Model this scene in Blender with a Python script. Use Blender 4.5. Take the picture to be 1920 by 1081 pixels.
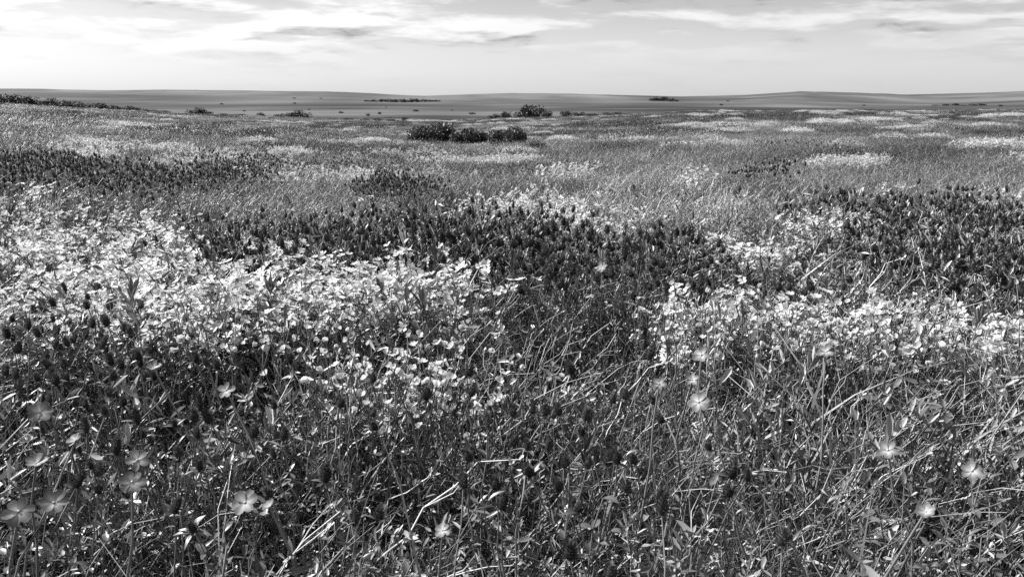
import bpy, math, random
import numpy as np
from mathutils import Vector, Matrix, Euler

# ------------------------------------------------------------------ camera, sky, sun
sc = bpy.context.scene
for o in list(bpy.data.objects):
    bpy.data.objects.remove(o)
random.seed(7)
rng = np.random.default_rng(7)
COL = sc.collection
W0, H0, FPX = 1920.0, 1081.0, 1507.0
EYE = 0.86
PITCH = math.atan((540.5 - 184.0) / FPX)

cam = bpy.data.cameras.new('camera')
cam.sensor_width = 36.0
cam.lens = 36.0 * FPX / W0
cam.clip_start = 0.02
cam.clip_end = 30000.0
camo = bpy.data.objects.new('camera', cam)
COL.objects.link(camo)
camo.location = (0, 0, EYE)
camo.rotation_euler = (math.pi / 2 - PITCH, 0, 0)
cam.dof.use_dof = True
cam.dof.focus_distance = 1.8
cam.dof.aperture_fstop = 20.0
sc.camera = camo

SUN_EL = math.radians(44)
SUN_AZ = math.radians(-66)          # clockwise from the view direction (+Y): front left
world = bpy.data.worlds.new('World')
sc.world = world
world.use_nodes = True
wt = world.node_tree
wt.nodes.clear()
N = wt.nodes.new
L = wt.links.new
sky = N('ShaderNodeTexSky')
sky.sky_type = 'NISHITA'
sky.sun_disc = False
sky.sun_elevation = SUN_EL
sky.sun_rotation = SUN_AZ
sky.dust_density = 2.0
bw = N('ShaderNodeRGBToBW')
L(sky.outputs[0], bw.inputs[0])
tc = N('ShaderNodeTexCoord')


def wmath(op, a, b=None, c=None):
    n = N('ShaderNodeMath')
    n.operation = op
    for i, v in enumerate((a, b, c)):
        if v is None:
            continue
        if isinstance(v, (int, float)):
            n.inputs[i].default_value = v
        else:
            L(v, n.inputs[i])
    return n.outputs[0]


def wnoise(scale, sx, sy, sz, detail, rough, off=(0, 0, 0), dist=0.0):
    mp = N('ShaderNodeMapping')
    mp.inputs['Scale'].default_value = (sx, sy, sz)
    mp.inputs['Location'].default_value = off
    L(tc.outputs['Generated'], mp.inputs[0])
    n = N('ShaderNodeTexNoise')
    n.inputs['Scale'].default_value = scale
    n.inputs['Detail'].default_value = detail
    n.inputs['Roughness'].default_value = rough
    n.inputs['Distortion'].default_value = dist
    L(mp.outputs[0], n.inputs['Vector'])
    return n.outputs[0]


def wramp(v, lo, hi):
    n = N('ShaderNodeMapRange')
    n.interpolation_type = 'SMOOTHSTEP'
    n.inputs[1].default_value = lo
    n.inputs[2].default_value = hi
    L(v, n.inputs[0])
    return n.outputs[0]


SKY_STRENGTH = 0.075
big = wnoise(1.0, 6, 6, 40, 5, 0.52, (3.35, 1.7, 0.9), 0.25)
fine = wnoise(1.0, 19, 19, 85, 5, 0.6, (0.3, 5.2, 2.2), 0.3)
sepw = N('ShaderNodeSeparateXYZ')
L(tc.outputs['Generated'], sepw.inputs[0])
rise = wramp(sepw.outputs[2], 0.03, 0.085)                 # cloud deck thins out in the haze of the horizon
cover = wramp(wmath('ADD', wmath('MULTIPLY', big, 0.7), wmath('MULTIPLY', fine, 0.3)), 0.41, 0.59)
body = wramp(wmath('ADD', wmath('MULTIPLY', big, 0.5), wmath('MULTIPLY', fine, 0.5)), 0.47, 0.66)
# cloud: bright rim, greyer where thick
big_up = wnoise(1.0, 6, 6, 40, 5, 0.52, (3.35, 1.7, 0.9 + 0.42), 0.25)
base_ = wramp(wmath('SUBTRACT', big_up, big), -0.06, 0.12)     # grey where the cloud thickens overhead
cl = wmath('SUBTRACT', 1.0, wmath('MULTIPLY', wmath('MULTIPLY_ADD', body, 0.5, 0.5), wmath('MULTIPLY', base_, 0.78)))
cloud_lum = wmath('MULTIPLY', cl, wmath('MULTIPLY_ADD', bw.outputs[0], 0.75, 3.4))
# thin veil over the Nishita sky
low = wmath('SUBTRACT', 1.0, wramp(sepw.outputs[2], 0.0, 0.15))
veil = wmath('ADD', wmath('MULTIPLY_ADD', bw.outputs[0], 0.65, 0.8), wmath('MULTIPLY', low, 2.7))
mixf = wmath('MULTIPLY', cover, wmath('MULTIPLY_ADD', rise, 0.9, 0.1))
lum = wmath('ADD', wmath('MULTIPLY', veil, wmath('SUBTRACT', 1.0, mixf)), wmath('MULTIPLY', cloud_lum, mixf))
bg = N('ShaderNodeBackground')
bg.inputs[1].default_value = SKY_STRENGTH
L(lum, bg.inputs[0])
wo = N('ShaderNodeOutputWorld')
L(bg.outputs[0], wo.inputs[0])

sun = bpy.data.lights.new('sun', 'SUN')
sun.energy = 5.0
sun.angle = math.radians(0.53)
sun.color = (1.0, 1.0, 1.0)
suno = bpy.data.objects.new('sun', sun)
COL.objects.link(suno)
sdir = Vector((math.sin(SUN_AZ) * math.cos(SUN_EL), math.cos(SUN_AZ) * math.cos(SUN_EL), math.sin(SUN_EL)))
suno.rotation_euler = (-sdir).to_track_quat('-Z', 'Y').to_euler()
suno.location = (0, 0, 50)

vs = sc.view_settings
vs.view_transform = 'Standard'
vs.look = 'None'
vs.exposure = 0.95
vs.gamma = 1.0
vs.use_curve_mapping = False
cy = sc.cycles
cy.max_bounces = 3
cy.diffuse_bounces = 0
cy.glossy_bounces = 1
cy.transmission_bounces = 3
cy.transparent_max_bounces = 4
cy.use_denoising = False
cy.caustics_reflective = False
cy.caustics_refractive = False
cy.use_adaptive_sampling = False

# ------------------------------------------------------------------ numeric helpers
CP, SP = math.cos(PITCH), math.sin(PITCH)


def project(x, y, z):
    dz = z - EYE
    f = y * CP - dz * SP
    u = y * SP + dz * CP
    f = np.where(np.abs(f) < 1e-4, 1e-4, f)
    return W0 / 2 + FPX * x / f, H0 / 2 - FPX * u / f, f


def vnoise(x, y, seed=0):
    x = np.asarray(x, float)
    y = np.asarray(y, float)
    xi = np.floor(x).astype(np.int64)
    yi = np.floor(y).astype(np.int64)
    fx = x - xi
    fy = y - yi
    fx = fx * fx * (3 - 2 * fx)
    fy = fy * fy * (3 - 2 * fy)

    def h(a, b):
        n = (a * 374761393 + b * 668265263 + seed * 974634777) & 0xffffffff
        n = ((n ^ (n >> 13)) * 1274126177) & 0xffffffff
        n = ((n ^ (n >> 16)) * 2246822519) & 0xffffffff
        return ((n ^ (n >> 15)) & 0xffff) / 65535.0
    a = h(xi, yi) * (1 - fx) + h(xi + 1, yi) * fx
    b = h(xi, yi + 1) * (1 - fx) + h(xi + 1, yi + 1) * fx
    return a * (1 - fy) + b * fy


def fbm(x, y, seed=0, oct=4):
    s = 0
    a = 0.5
    t = 0
    for i in range(oct):
        s = s + a * vnoise(np.asarray(x) * 2 ** i + 17.3 * i, np.asarray(y) * 2 ** i - 9.1 * i, seed + i)
        t += a
        a *= 0.5
    return s / t


def sstep(a, b, x):
    t = np.clip((np.asarray(x, float) - a) / (b - a), 0, 1)
    return t * t * (3 - 2 * t)


D_EDGE = 220.0
_epx = np.array([-400, 0, 320, 600, 850, 1100, 1300, 1600, 1920, 2300], float)
_erow = np.array([186, 194, 211, 222, 226, 219, 209, 205, 203, 201], float)
_eaz = np.arctan((_epx - W0 / 2) / FPX * CP)
_edep = np.tan(PITCH + np.arctan((_erow - H0 / 2) / FPX))
_ez = EYE - _edep * D_EDGE
_eaz = np.concatenate([[-math.pi, -1.5], _eaz, [1.5, math.pi]])
_ez = np.concatenate([[-1.0, -0.8], _ez, [-1.2, -1.0]])
_hpx = np.array([-300, 0, 300, 640, 800, 960, 1280, 1400, 1500, 1700, 1920, 2300], float)
_hrow = np.array([167, 172, 169.5, 174, 180, 175.5, 181, 178.5, 172, 178, 174, 177], float)
_haz = np.concatenate([[-math.pi], np.arctan((_hpx - W0 / 2) / FPX * CP), [math.pi]])
_hz = np.tan(np.arctan((184 - _hrow) / FPX)) * 6500
_hz = np.concatenate([[40], _hz, [40]])
Z_PLAIN = -15.0


def height(x, y):
    x = np.asarray(x, float)
    y = np.asarray(y, float)
    d = np.hypot(x, y)
    az = np.arctan2(x, y)
    S = np.interp(az, _eaz, _ez)
    g = np.clip((d - 3.0) / (D_EDGE - 3.0), 0, 1) ** 0.75
    z = S * g
    z = z + (Z_PLAIN - S) * sstep(D_EDGE - 5, 480, d)
    # small mounds, growing with distance
    m = (fbm(x / 1.9 + 3, y / 1.9 + 1, 11, 3) - 0.5) * 0.16 * sstep(1.3, 4, d) * (1 - sstep(150, 220, d))
    m = m + (fbm(x / 8 + 5, y / 6 + 2, 23, 3) - 0.5) * 0.55 * sstep(5, 16, d) * (1 - sstep(190, 235, d))
    m = m + (fbm(x / 40 + 2, y / 26 + 7, 31, 3) - 0.5) * 1.9 * sstep(30, 80, d) * (1 - sstep(170, 222, d))
    # mid-ground swells seen in the photograph: pale flower mound, dark clover rise
    m = m + 0.16 * np.exp(-(((x - 0.2) / 1.1) ** 2 + ((y - 7.6) / 0.8) ** 2))
    m = m + 0.12 * np.exp(-(((x + 2.4) / 1.3) ** 2 + ((y - 5.0) / 0.8) ** 2))
    plain = (fbm(x / 330, y / 240, 41, 3) - 0.5) * 8.0 * sstep(420, 700, d)
    hill = (np.interp(az, _haz, _hz) - Z_PLAIN) * (0.42 * sstep(1500, 3200, d) * (.55 + .9 * fbm(az * 5 + 3, 0 * d, 83, 3)) + 0.58 * sstep(3300, 6500, d))
    hill = hill + (fbm(x / 900 + 4, y / 700, 51, 4) - 0.5) * 42 * sstep(1700, 3000, d) * (1 - sstep(4500, 6400, d))
    return z + m + plain + hill - np.clip(d - 6600, 0, None) * 0.02


def ground_hit(px, py, h=0.0):
    """First point where the ray through a pixel comes within h of the ground."""
    a = (px - W0 / 2) / FPX
    b = (H0 / 2 - py) / FPX
    vx, vy, vz = a, CP + b * SP, -SP + b * CP
    t = np.concatenate([np.arange(0.3, 12, 0.01), 12 * 1.004 ** np.arange(0, 1600)])
    x, y, z = vx * t, vy * t, EYE + vz * t
    below = z < height(x, y) + h
    i = int(np.argmax(below)) if below.any() else len(t) - 1
    return float(x[i]), float(y[i])


# ------------------------------------------------------------------ materials (the photograph is black and white: greys only)
def nodemat(name):
    m = bpy.data.materials.new(name)
    m.use_nodes = True
    t = m.node_tree
    t.nodes.clear()
    return m, t


def veg_mat(name, base, inst=False, trans=0.25, rough=0.5, spec=0.4, var=0.35, vein=0.0):
    """Plant matter: base grey x per-leaf 'shade' attribute x per-plant tone."""
    m, t = nodemat(name)
    n, l = t.nodes.new, t.links.new
    at = n('ShaderNodeAttribute')
    at.attribute_name = 'shade'
    oi = n('ShaderNodeObjectInfo')
    mr = n('ShaderNodeMapRange')
    l(oi.outputs['Random'], mr.inputs[0])
    mr.inputs[3].default_value = 1 - var
    mr.inputs[4].default_value = 1 + var
    m1 = n('ShaderNodeMath')
    m1.operation = 'MULTIPLY'
    l(at.outputs['Fac'], m1.inputs[0])
    l(mr.outputs[0], m1.inputs[1])
    out = m1.outputs[0]
    if inst:
        ai = n('ShaderNodeAttribute')
        ai.attribute_type = 'INSTANCER'
        ai.attribute_name = 'tone'
        m2 = n('ShaderNodeMath')
        m2.operation = 'MULTIPLY'
        l(out, m2.inputs[0])
        l(ai.outputs['Fac'], m2.inputs[1])
        out = m2.outputs[0]
    m3 = n('ShaderNodeMath')
    m3.operation = 'MULTIPLY'
    m3.use_clamp = True
    l(out, m3.inputs[0])
    m3.inputs[1].default_value = base
    p = n('ShaderNodeBsdfPrincipled')
    p.inputs['Roughness'].default_value = rough
    p.inputs['Specular IOR Level'].default_value = spec
    l(m3.outputs[0], p.inputs['Base Color'])
    tr = n('ShaderNodeBsdfTranslucent')
    l(m3.outputs[0], tr.inputs[0])
    mx = n('ShaderNodeMixShader')
    mx.inputs[0].default_value = trans
    l(p.outputs[0], mx.inputs[1])
    l(tr.outputs[0], mx.inputs[2])
    o = n('ShaderNodeOutputMaterial')
    l(mx.outputs[0], o.inputs[0])
    return m


M = {
    'grass': veg_mat('grass_blades', 0.20, True, 0.15, 0.42, 0.5),
    'straw': veg_mat('dry_stems', 0.42, True, 0.15, 0.45, 0.5),
    'leaf': veg_mat('small_leaves', 0.19, True, 0.12, 0.42, 0.5),
    'feather': veg_mat('feathery_leaves', 0.17, True, 0.12, 0.5, 0.4),
    'white': veg_mat('white_petals_far', 0.75, True, 0.42, 0.6, 0.2, 0.1),
    'clover': veg_mat('dark_florets_far', 0.055, True, 0.15, 0.5, 0.4),
    'petal': veg_mat('white_petals', 0.75, False, 0.42, 0.6, 0.2, 0.1),
    'phlox': veg_mat('grey_petals', 0.12, False, 0.25, 0.55, 0.3, 0.12),
    'head': veg_mat('dark_florets', 0.085, False, 0.2, 0.45, 0.5, 0.3),
    'stem': veg_mat('stems', 0.20, False, 0.1, 0.42, 0.5, 0.3),
    'stalk': veg_mat('dry_stalks', 0.2, False, 0.05, 0.5, 0.4, 0.2),
    'broad': veg_mat('broad_leaves', 0.12, False, 0.25, 0.38, 0.5, 0.2),
    'centre': veg_mat('flower_centres', 0.45, False, 0.1, 0.6, 0.3, 0.2),
    'bush': veg_mat('bush_leaves', 0.06, False, 0.12, 0.45, 0.45, 0.2),
    'bushdark': veg_mat('far_bush_leaves', 0.035, False, 0.08, 0.55, 0.3, 0.2),
    'bark': veg_mat('bark', 0.06, False, 0.0, 0.8, 0.2, 0.2),
}


def ground_mat():
    m, t = nodemat('meadow_soil_and_far_grass')
    n, l = t.nodes.new, t.links.new
    geo = n('ShaderNodeNewGeometry')
    tone = n('ShaderNodeAttribute')
    tone.attribute_name = 'tone'
    cov = n('ShaderNodeAttribute')
    cov.attribute_name = 'cover'
    tone2 = n('ShaderNodeAttribute')
    tone2.attribute_name = 'beyond'

    def noise(sc_, det, rough, sx=1, sy=1):
        mp = n('ShaderNodeMapping')
        mp.inputs['Scale'].default_value = (sx, sy, 1)
        l(geo.outputs['Position'], mp.inputs[0])
        k = n('ShaderNodeTexNoise')
        k.inputs['Scale'].default_value = sc_
        k.inputs['Detail'].default_value = det
        k.inputs['Roughness'].default_value = rough
        l(mp.outputs[0], k.inputs['Vector'])
        return k.outputs[0]
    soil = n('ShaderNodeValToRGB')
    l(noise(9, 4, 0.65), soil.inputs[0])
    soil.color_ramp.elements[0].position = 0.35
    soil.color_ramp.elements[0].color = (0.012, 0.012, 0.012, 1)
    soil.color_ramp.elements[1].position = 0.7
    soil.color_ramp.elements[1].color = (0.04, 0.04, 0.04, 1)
    nz = n('ShaderNodeMix')
    l(tone2.outputs['Fac'], nz.inputs[0])
    l(noise(0.35, 5, 0.68, 0.5, 1), nz.inputs[2])
    l(noise(0.004, 2, 0.5, 1, .25), nz.inputs[3])
    far = n('ShaderNodeMapRange')
    l(nz.outputs[0], far.inputs[0])
    far.inputs[1].default_value = 0.3
    far.inputs[2].default_value = 0.7
    far.inputs[3].default_value = 0.65
    far.inputs[4].default_value = 1.4
    mt = n('ShaderNodeMath')
    mt.operation = 'MULTIPLY'
    l(far.outputs[0], mt.inputs[0])
    l(tone.outputs['Fac'], mt.inputs[1])
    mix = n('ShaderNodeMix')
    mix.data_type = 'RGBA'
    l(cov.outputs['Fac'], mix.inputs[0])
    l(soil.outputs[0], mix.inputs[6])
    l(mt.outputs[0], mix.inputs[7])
    p = n('ShaderNodeBsdfPrincipled')
    p.inputs['Roughness'].default_value = 0.95
    p.inputs['Specular IOR Level'].default_value = 0.1
    l(mix.outputs[2], p.inputs['Base Color'])
    bp = n('ShaderNodeBump')
    bs = n('ShaderNodeMath')
    bs.operation = 'MULTIPLY_ADD'
    l(cov.outputs['Fac'], bs.inputs[0])
    bs.inputs[1].default_value = -0.5
    bs.inputs[2].default_value = 0.5
    l(bs.outputs[0], bp.inputs['Strength'])
    bp.inputs['Distance'].default_value = 0.05
    l(noise(14, 3, 0.6), bp.inputs['Height'])
    l(bp.outputs[0], p.inputs['Normal'])
    o = n('ShaderNodeOutputMaterial')
    l(p.outputs[0], o.inputs[0])
    return m


M['ground'] = ground_mat()


# ------------------------------------------------------------------ mesh helpers
class MB:
    """Collects vertices, faces, per-vertex shade and material slots."""

    def __init__(self):
        self.v, self.f, self.s, self.m, self.n = [], [], [], [], 0
        self.mats = []

    def slot(self, mat):
        if mat not in self.mats:
            self.mats.append(mat)
        return self.mats.index(mat)

    def add(self, verts, faces, mat, shade=1.0):
        verts = np.asarray(verts, float).reshape(-1, 3)
        self.v.append(verts)
        s = np.broadcast_to(np.asarray(shade, float), (len(verts),))
        self.s.append(s)
        k = self.slot(mat)
        faces = np.asarray(faces, int) + self.n
        self.f.append(faces)
        self.m.append(np.full(len(faces), k))
        self.n += len(verts)

    def mesh(self, name, smooth=True):
        me = bpy.data.meshes.new(name)
        v = np.concatenate(self.v)
        fl = []
        for a in self.f:
            fl.extend(a.tolist())
        me.from_pydata(v.tolist(), [], fl)
        for mname in self.mats:
            me.materials.append(M[mname])
        me.polygons.foreach_set('material_index', np.concatenate(self.m).astype(np.int32))
        if smooth:
            me.polygons.foreach_set('use_smooth', np.ones(len(fl), dtype=bool))
        at = me.attributes.new('shade', 'FLOAT', 'POINT')
        at.data.foreach_set('value', np.concatenate(self.s).astype(np.float32))
        me.update()
        return me


def strips(mb, P, Wd, mat, shade):
    """Flat ribbons: P (n, s, 3) centre lines, Wd (n, s, 3) half-width vectors."""
    n, s, _ = P.shape
    V = np.stack([P - Wd, P + Wd], axis=2).reshape(n, s * 2, 3)
    base = (np.arange(n) * s * 2)[:, None]
    k = np.arange(s - 1) * 2
    F = np.stack([k, k + 1, k + 3, k + 2], axis=1)[None] + base[:, :, None]
    mb.add(V, F.reshape(-1, 4), mat, np.repeat(shade, s * 2))


def tubes(mb, P, R, mat, shade, sides=3):
    """Thin round stems: P (n, s, 3), R (n, s)."""
    n, s, _ = P.shape
    T = np.gradient(P, axis=1)
    T /= np.linalg.norm(T, axis=2, keepdims=True) + 1e-9
    ref = np.where(np.abs(T[..., 2:3]) > 0.9, np.array([1.0, 0, 0]), np.array([0, 0, 1.0]))
    A = np.cross(T, ref)
    A /= np.linalg.norm(A, axis=2, keepdims=True) + 1e-9
    B = np.cross(T, A)
    ang = np.arange(sides) * 2 * math.pi / sides
    V = (P[:, :, None] + R[:, :, None, None] * (A[:, :, None] * np.cos(ang)[None, None, :, None] + B[:, :, None] * np.sin(ang)[None, None, :, None]))
    V = V.reshape(n, s * sides, 3)
    F = []
    for i in range(s - 1):
        for j in range(sides):
            j2 = (j + 1) % sides
            F.append([i * sides + j, i * sides + j2, (i + 1) * sides + j2, (i + 1) * sides + j])
    F = np.array(F)[None] + (np.arange(n) * s * sides)[:, None, None]
    mb.add(V, F.reshape(-1, 4), mat, np.repeat(shade, s * sides))


def curve_pts(base, az, h, lean, s, droop=0.0, wig=0.0, r=rng):
    """Centre lines rising from base (n,3): height h, sideways lean, droop at the tip."""
    n = len(base)
    t = np.linspace(0, 1, s)[None]
    hor = lean[:, None] * t ** 1.8
    ver = h[:, None] * (t - droop * t ** 3)
    P = np.empty((n, s, 3))
    P[..., 0] = base[:, 0:1] + np.cos(az)[:, None] * hor
    P[..., 1] = base[:, 1:2] + np.sin(az)[:, None] * hor
    P[..., 2] = base[:, 2:3] + ver
    if wig:
        w = r.normal(0, 1, (n, s, 2)) * wig * h[:, None, None] * t[..., None]
        P[..., :2] += w
    return P


def disc(n, rad, r=rng):
    a = r.uniform(0, 2 * math.pi, n)
    q = rad * np.sqrt(r.uniform(0, 1, n))
    return np.stack([q * np.cos(a), q * np.sin(a), np.zeros(n)], axis=1)


def blades(mb, n, rad, h0, h1, w, mat, lean=(0.1, 0.6), s=4, droop=0.25, sh=(0.55, 1.5), r=rng, bias=None):
    base = disc(n, rad, r)
    az = r.uniform(0, 2 * math.pi, n)
    if bias is not None:
        az = bias + r.normal(0, 0.7, n)
    h = r.uniform(h0, h1, n)
    P = curve_pts(base, az, h, h * r.uniform(*lean, n), s, droop, 0.02, r)
    wa = az + math.pi / 2 + r.normal(0, 0.6, n)
    t = np.linspace(0, 1, s)
    prof = (1 - t ** 1.6) * (0.55 + 0.45 * np.sin(np.pi * np.clip(t * 1.4, 0, 1)))
    prof[-1] = 0.04
    ww = w * r.uniform(0.6, 1.3, n)
    Wd = np.zeros((n, s, 3))
    Wd[..., 0] = np.cos(wa)[:, None] * prof * ww[:, None]
    Wd[..., 1] = np.sin(wa)[:, None] * prof * ww[:, None]
    strips(mb, P, Wd, mat, r.uniform(*sh, n))
    return P


# one leaf outline as a folded eight-point surface: along x, fold up at the edges
_LV = np.array([[0, 0, 0], [0.45, 0, -0.05], [1.0, 0, 0.0], [0.3, 0.20, 0.05], [0.72, 0.27, 0.06], [0.3, -0.20, 0.05], [0.72, -0.27, 0.06]])
_LF = np.array([[0, 1, 3, 3], [1, 2, 4, 3], [0, 5, 1, 1], [1, 5, 6, 2]])
_LFT = np.array([[0, 1, 3], [1, 4, 3], [1, 2, 4], [0, 5, 1], [1, 5, 6], [1, 6, 2]])


def leaves(mb, pos, az, el, size, width, mat, shade, roll=None):
    n = len(pos)
    ca, sa, ce, se = np.cos(az), np.sin(az), np.cos(el), np.sin(el)
    X = np.stack([ca * ce, sa * ce, se], 1)
    Y = np.stack([-sa, ca, np.zeros(n)], 1)
    Z = np.cross(X, Y)
    if roll is not None:
        c, s_ = np.cos(roll)[:, None], np.sin(roll)[:, None]
        Y, Z = Y * c + Z * s_, Z * c - Y * s_
    V = pos[:, None] + size[:, None, None] * (_LV[None, :, 0:1] * X[:, None] + width * _LV[None, :, 1:2] * Y[:, None] + _LV[None, :, 2:3] * Z[:, None])
    F = _LFT[None] + (np.arange(n) * 7)[:, None, None]
    mb.add(V, F.reshape(-1, 3), mat, np.repeat(shade, 7))


def link(name, me, parent=None, mtx=None, col=COL):
    o = bpy.data.objects.new(name, me)
    col.objects.link(o)
    if parent is not None:
        o.parent = parent
    if mtx is not None:
        o.matrix_basis = mtx
    return o


def tag(o, label=None, cat=None, group=None, kind=None):
    for k, v in (('label', label), ('category', cat), ('group', group), ('kind', kind)):
        if v:
            o[k] = v
    return o


def empty(name, loc, rz=0.0, s=1.0):
    o = bpy.data.objects.new(name, None)
    COL.objects.link(o)
    o.empty_display_size = 0.05
    o.location = loc
    o.rotation_euler = (0, 0, rz)
    o.scale = (s, s, s)
    return o


# ------------------------------------------------------------------ ground and hills
def polar_sheet(name, radii, azs):
    R, A = np.meshgrid(radii, azs, indexing='ij')
    X, Y = R * np.sin(A), R * np.cos(A)
    Z = height(X, Y)
    nr, na = R.shape
    V = np.stack([X, Y, Z], 2).reshape(-1, 3)
    i = np.arange(nr - 1)[:, None] * na
    j = np.arange(na - 1)[None]
    F = np.stack([i + j, i + na + j, i + na + j + 1, i + j + 1], 2).reshape(-1, 4)
    me = bpy.data.meshes.new(name)
    me.vertices.add(len(V))
    me.vertices.foreach_set('co', V.ravel())
    me.loops.add(F.size)
    me.loops.foreach_set('vertex_index', F.ravel().astype(np.int32))
    me.polygons.add(len(F))
    me.polygons.foreach_set('loop_start', (np.arange(len(F)) * 4).astype(np.int32))
    me.polygons.foreach_set('use_smooth', np.ones(len(F), bool))
    me.update(calc_edges=True)
    me.validate()
    d = R.ravel()
    x, y = X.ravel(), Y.ravel()
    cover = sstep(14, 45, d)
    tone = 0.10 + 0.08 * (fbm(x / 14, y / 9, 61, 4) - 0.45)
    lz, ld = np.arctan2(x, y), np.log(np.maximum(d, 1))
    fields = 0.062 + 0.13 * (fbm(lz * 6 + 9, ld * 8, 71, 2) - 0.5)
    hills = 0.080 + 0.16 * (fbm(lz * 5 + 3, ld * 8 + 1, 81, 2) - 0.5)
    tone = tone * (1 - sstep(200, 260, d)) + fields * sstep(200, 260, d)
    tone = tone * (1 - sstep(1600, 2400, d)) + hills * sstep(1600, 2400, d)
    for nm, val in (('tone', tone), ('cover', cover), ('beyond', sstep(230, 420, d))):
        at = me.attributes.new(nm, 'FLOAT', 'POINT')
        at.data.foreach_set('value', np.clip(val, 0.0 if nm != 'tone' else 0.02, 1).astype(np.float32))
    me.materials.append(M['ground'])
    return tag(link(name, me), kind='structure')


fine_az = np.radians(np.arange(-52, 52.01, 0.4))
coarse = np.radians(np.arange(54, 306.1, 4.0))
azs = np.concatenate([fine_az, coarse, [fine_az[0] + 2 * math.pi]])
r_near = 0.05 * 1.032 ** np.arange(0, 400)
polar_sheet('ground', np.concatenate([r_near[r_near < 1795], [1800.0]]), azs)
polar_sheet('hills', np.concatenate([np.arange(1800, 4000, 60.0), np.arange(4000, 7600, 90.0), [9000, 12000]]), azs)

# ------------------------------------------------------------------ where the plants grow
# patches seen on the slope (centre and half-size of each in photograph pixels, density)
WHITE = [(120, 425, 230, 62, .42), (60, 395, 110, 40, .5), (250, 470, 120, 40, .5), (300, 535, 280, 38, .65), (560, 535, 300, 45, 1), (700, 512, 170, 28, 1), (790, 560, 120, 34, .8),
         (400, 605, 320, 42, .4), (110, 575, 120, 45, .6), (770, 745, 165, 36, 1.3), (680, 722, 90, 28, .9), (605, 692, 60, 18, .9), (885, 702, 40, 20, 1), (460, 650, 40, 16, .7),
         (1385, 472, 100, 13, .6), (1510, 614, 230, 24, .9), (1330, 590, 120, 20, .9), (1640, 640, 150, 24, .9), (1850, 640, 100, 30, .9), (1740, 640, 90, 20, .8),
         (1400, 650, 150, 30, .12), (985, 380, 130, 18, 1), (1090, 405, 80, 20, .35), (1580, 416, 80, 10, .45),
         (565, 283, 60, 4, 1), (185, 286, 45, 7, .9), (345, 297, 70, 4, 1), (1060, 321, 55, 4, 1), (1640, 351, 45, 5, 1), (1880, 362, 70, 5, 1),
         (900, 296, 130, 5, .9), (770, 283, 110, 4, .8), (1580, 300, 90, 4, .9), (660, 325, 200, 9, .35), (1310, 333, 40, 5, .9),
         (150, 270, 60, 6, .7), (620, 236, 60, 6, .8)]
DARK = [(660, 466, 330, 52, 1), (900, 446, 200, 44, 1), (1060, 520, 190, 62, 1), (1250, 510, 110, 50, .9), (1780, 450, 190, 74, 1), (1850, 500, 120, 56, 1),
        (240, 338, 240, 20, .6), (60, 312, 120, 22, .7), (450, 310, 120, 16, .7), (730, 350, 90, 16, .8), (1570, 396, 80, 16, .9), (1420, 560, 150, 36, .4),
        (110, 700, 200, 110, 1), (330, 820, 330, 120, .75), (1000, 850, 300, 130, .42), (800, 980, 700, 120, .16), (1430, 322, 60, 7, .8), (700, 290, 22, 6, .7)]
PALE = [(1240, 370, 280, 45, 1), (1700, 600, 300, 120, .5), (900, 640, 260, 70, .4), (600, 380, 200, 30, .3)]
DRY = [(1650, 800, 420, 230, 1), (1100, 850, 300, 200, .45), (1800, 600, 200, 90, .8), (640, 680, 200, 60, .5), (900, 560, 120, 40, .6), (700, 950, 700, 160, .3)]
LEAFY = [(250, 800, 420, 220, 1), (1650, 1000, 380, 110, .8), (900, 950, 420, 160, .55), (1300, 670, 300, 70, .5)]


def patch(lst, px, py, soft=0.35, seed=0, jit=0.55):
    """Patch density at projected positions; ragged outlines from noise."""
    out = np.zeros_like(px)
    jx = (vnoise(px / 37.0, py / 15.0, 91 + seed) - 0.5) + 0.6 * (vnoise(px / 11.0, py / 6.0, 95 + seed) - 0.5)
    for cx, cyy, rx, ry, w in lst:
        q = np.sqrt(((px - cx) / rx) ** 2 + ((py - cyy) / ry) ** 2) + jx * jit
        out = np.maximum(out, w * (1 - sstep(1 - soft, 1 + soft * 0.5, q)))
    return out


def scatter(dens, d0, d1, seed, azmax=0.80, full=0.0):
    """Random points with dens points per square metre between two distances."""
    r = np.random.default_rng(seed)
    area = azmax * (d1 ** 2 - d0 ** 2)
    n = int(area * dens)
    a = r.uniform(-azmax, azmax, n)
    d = np.sqrt(r.uniform(d0 ** 2, d1 ** 2, n))
    return d * np.sin(a), d * np.cos(a), d, r


def infront(x, y, z, margin=120):
    px, py, f = project(x, y, z)
    return px, py, f


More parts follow.
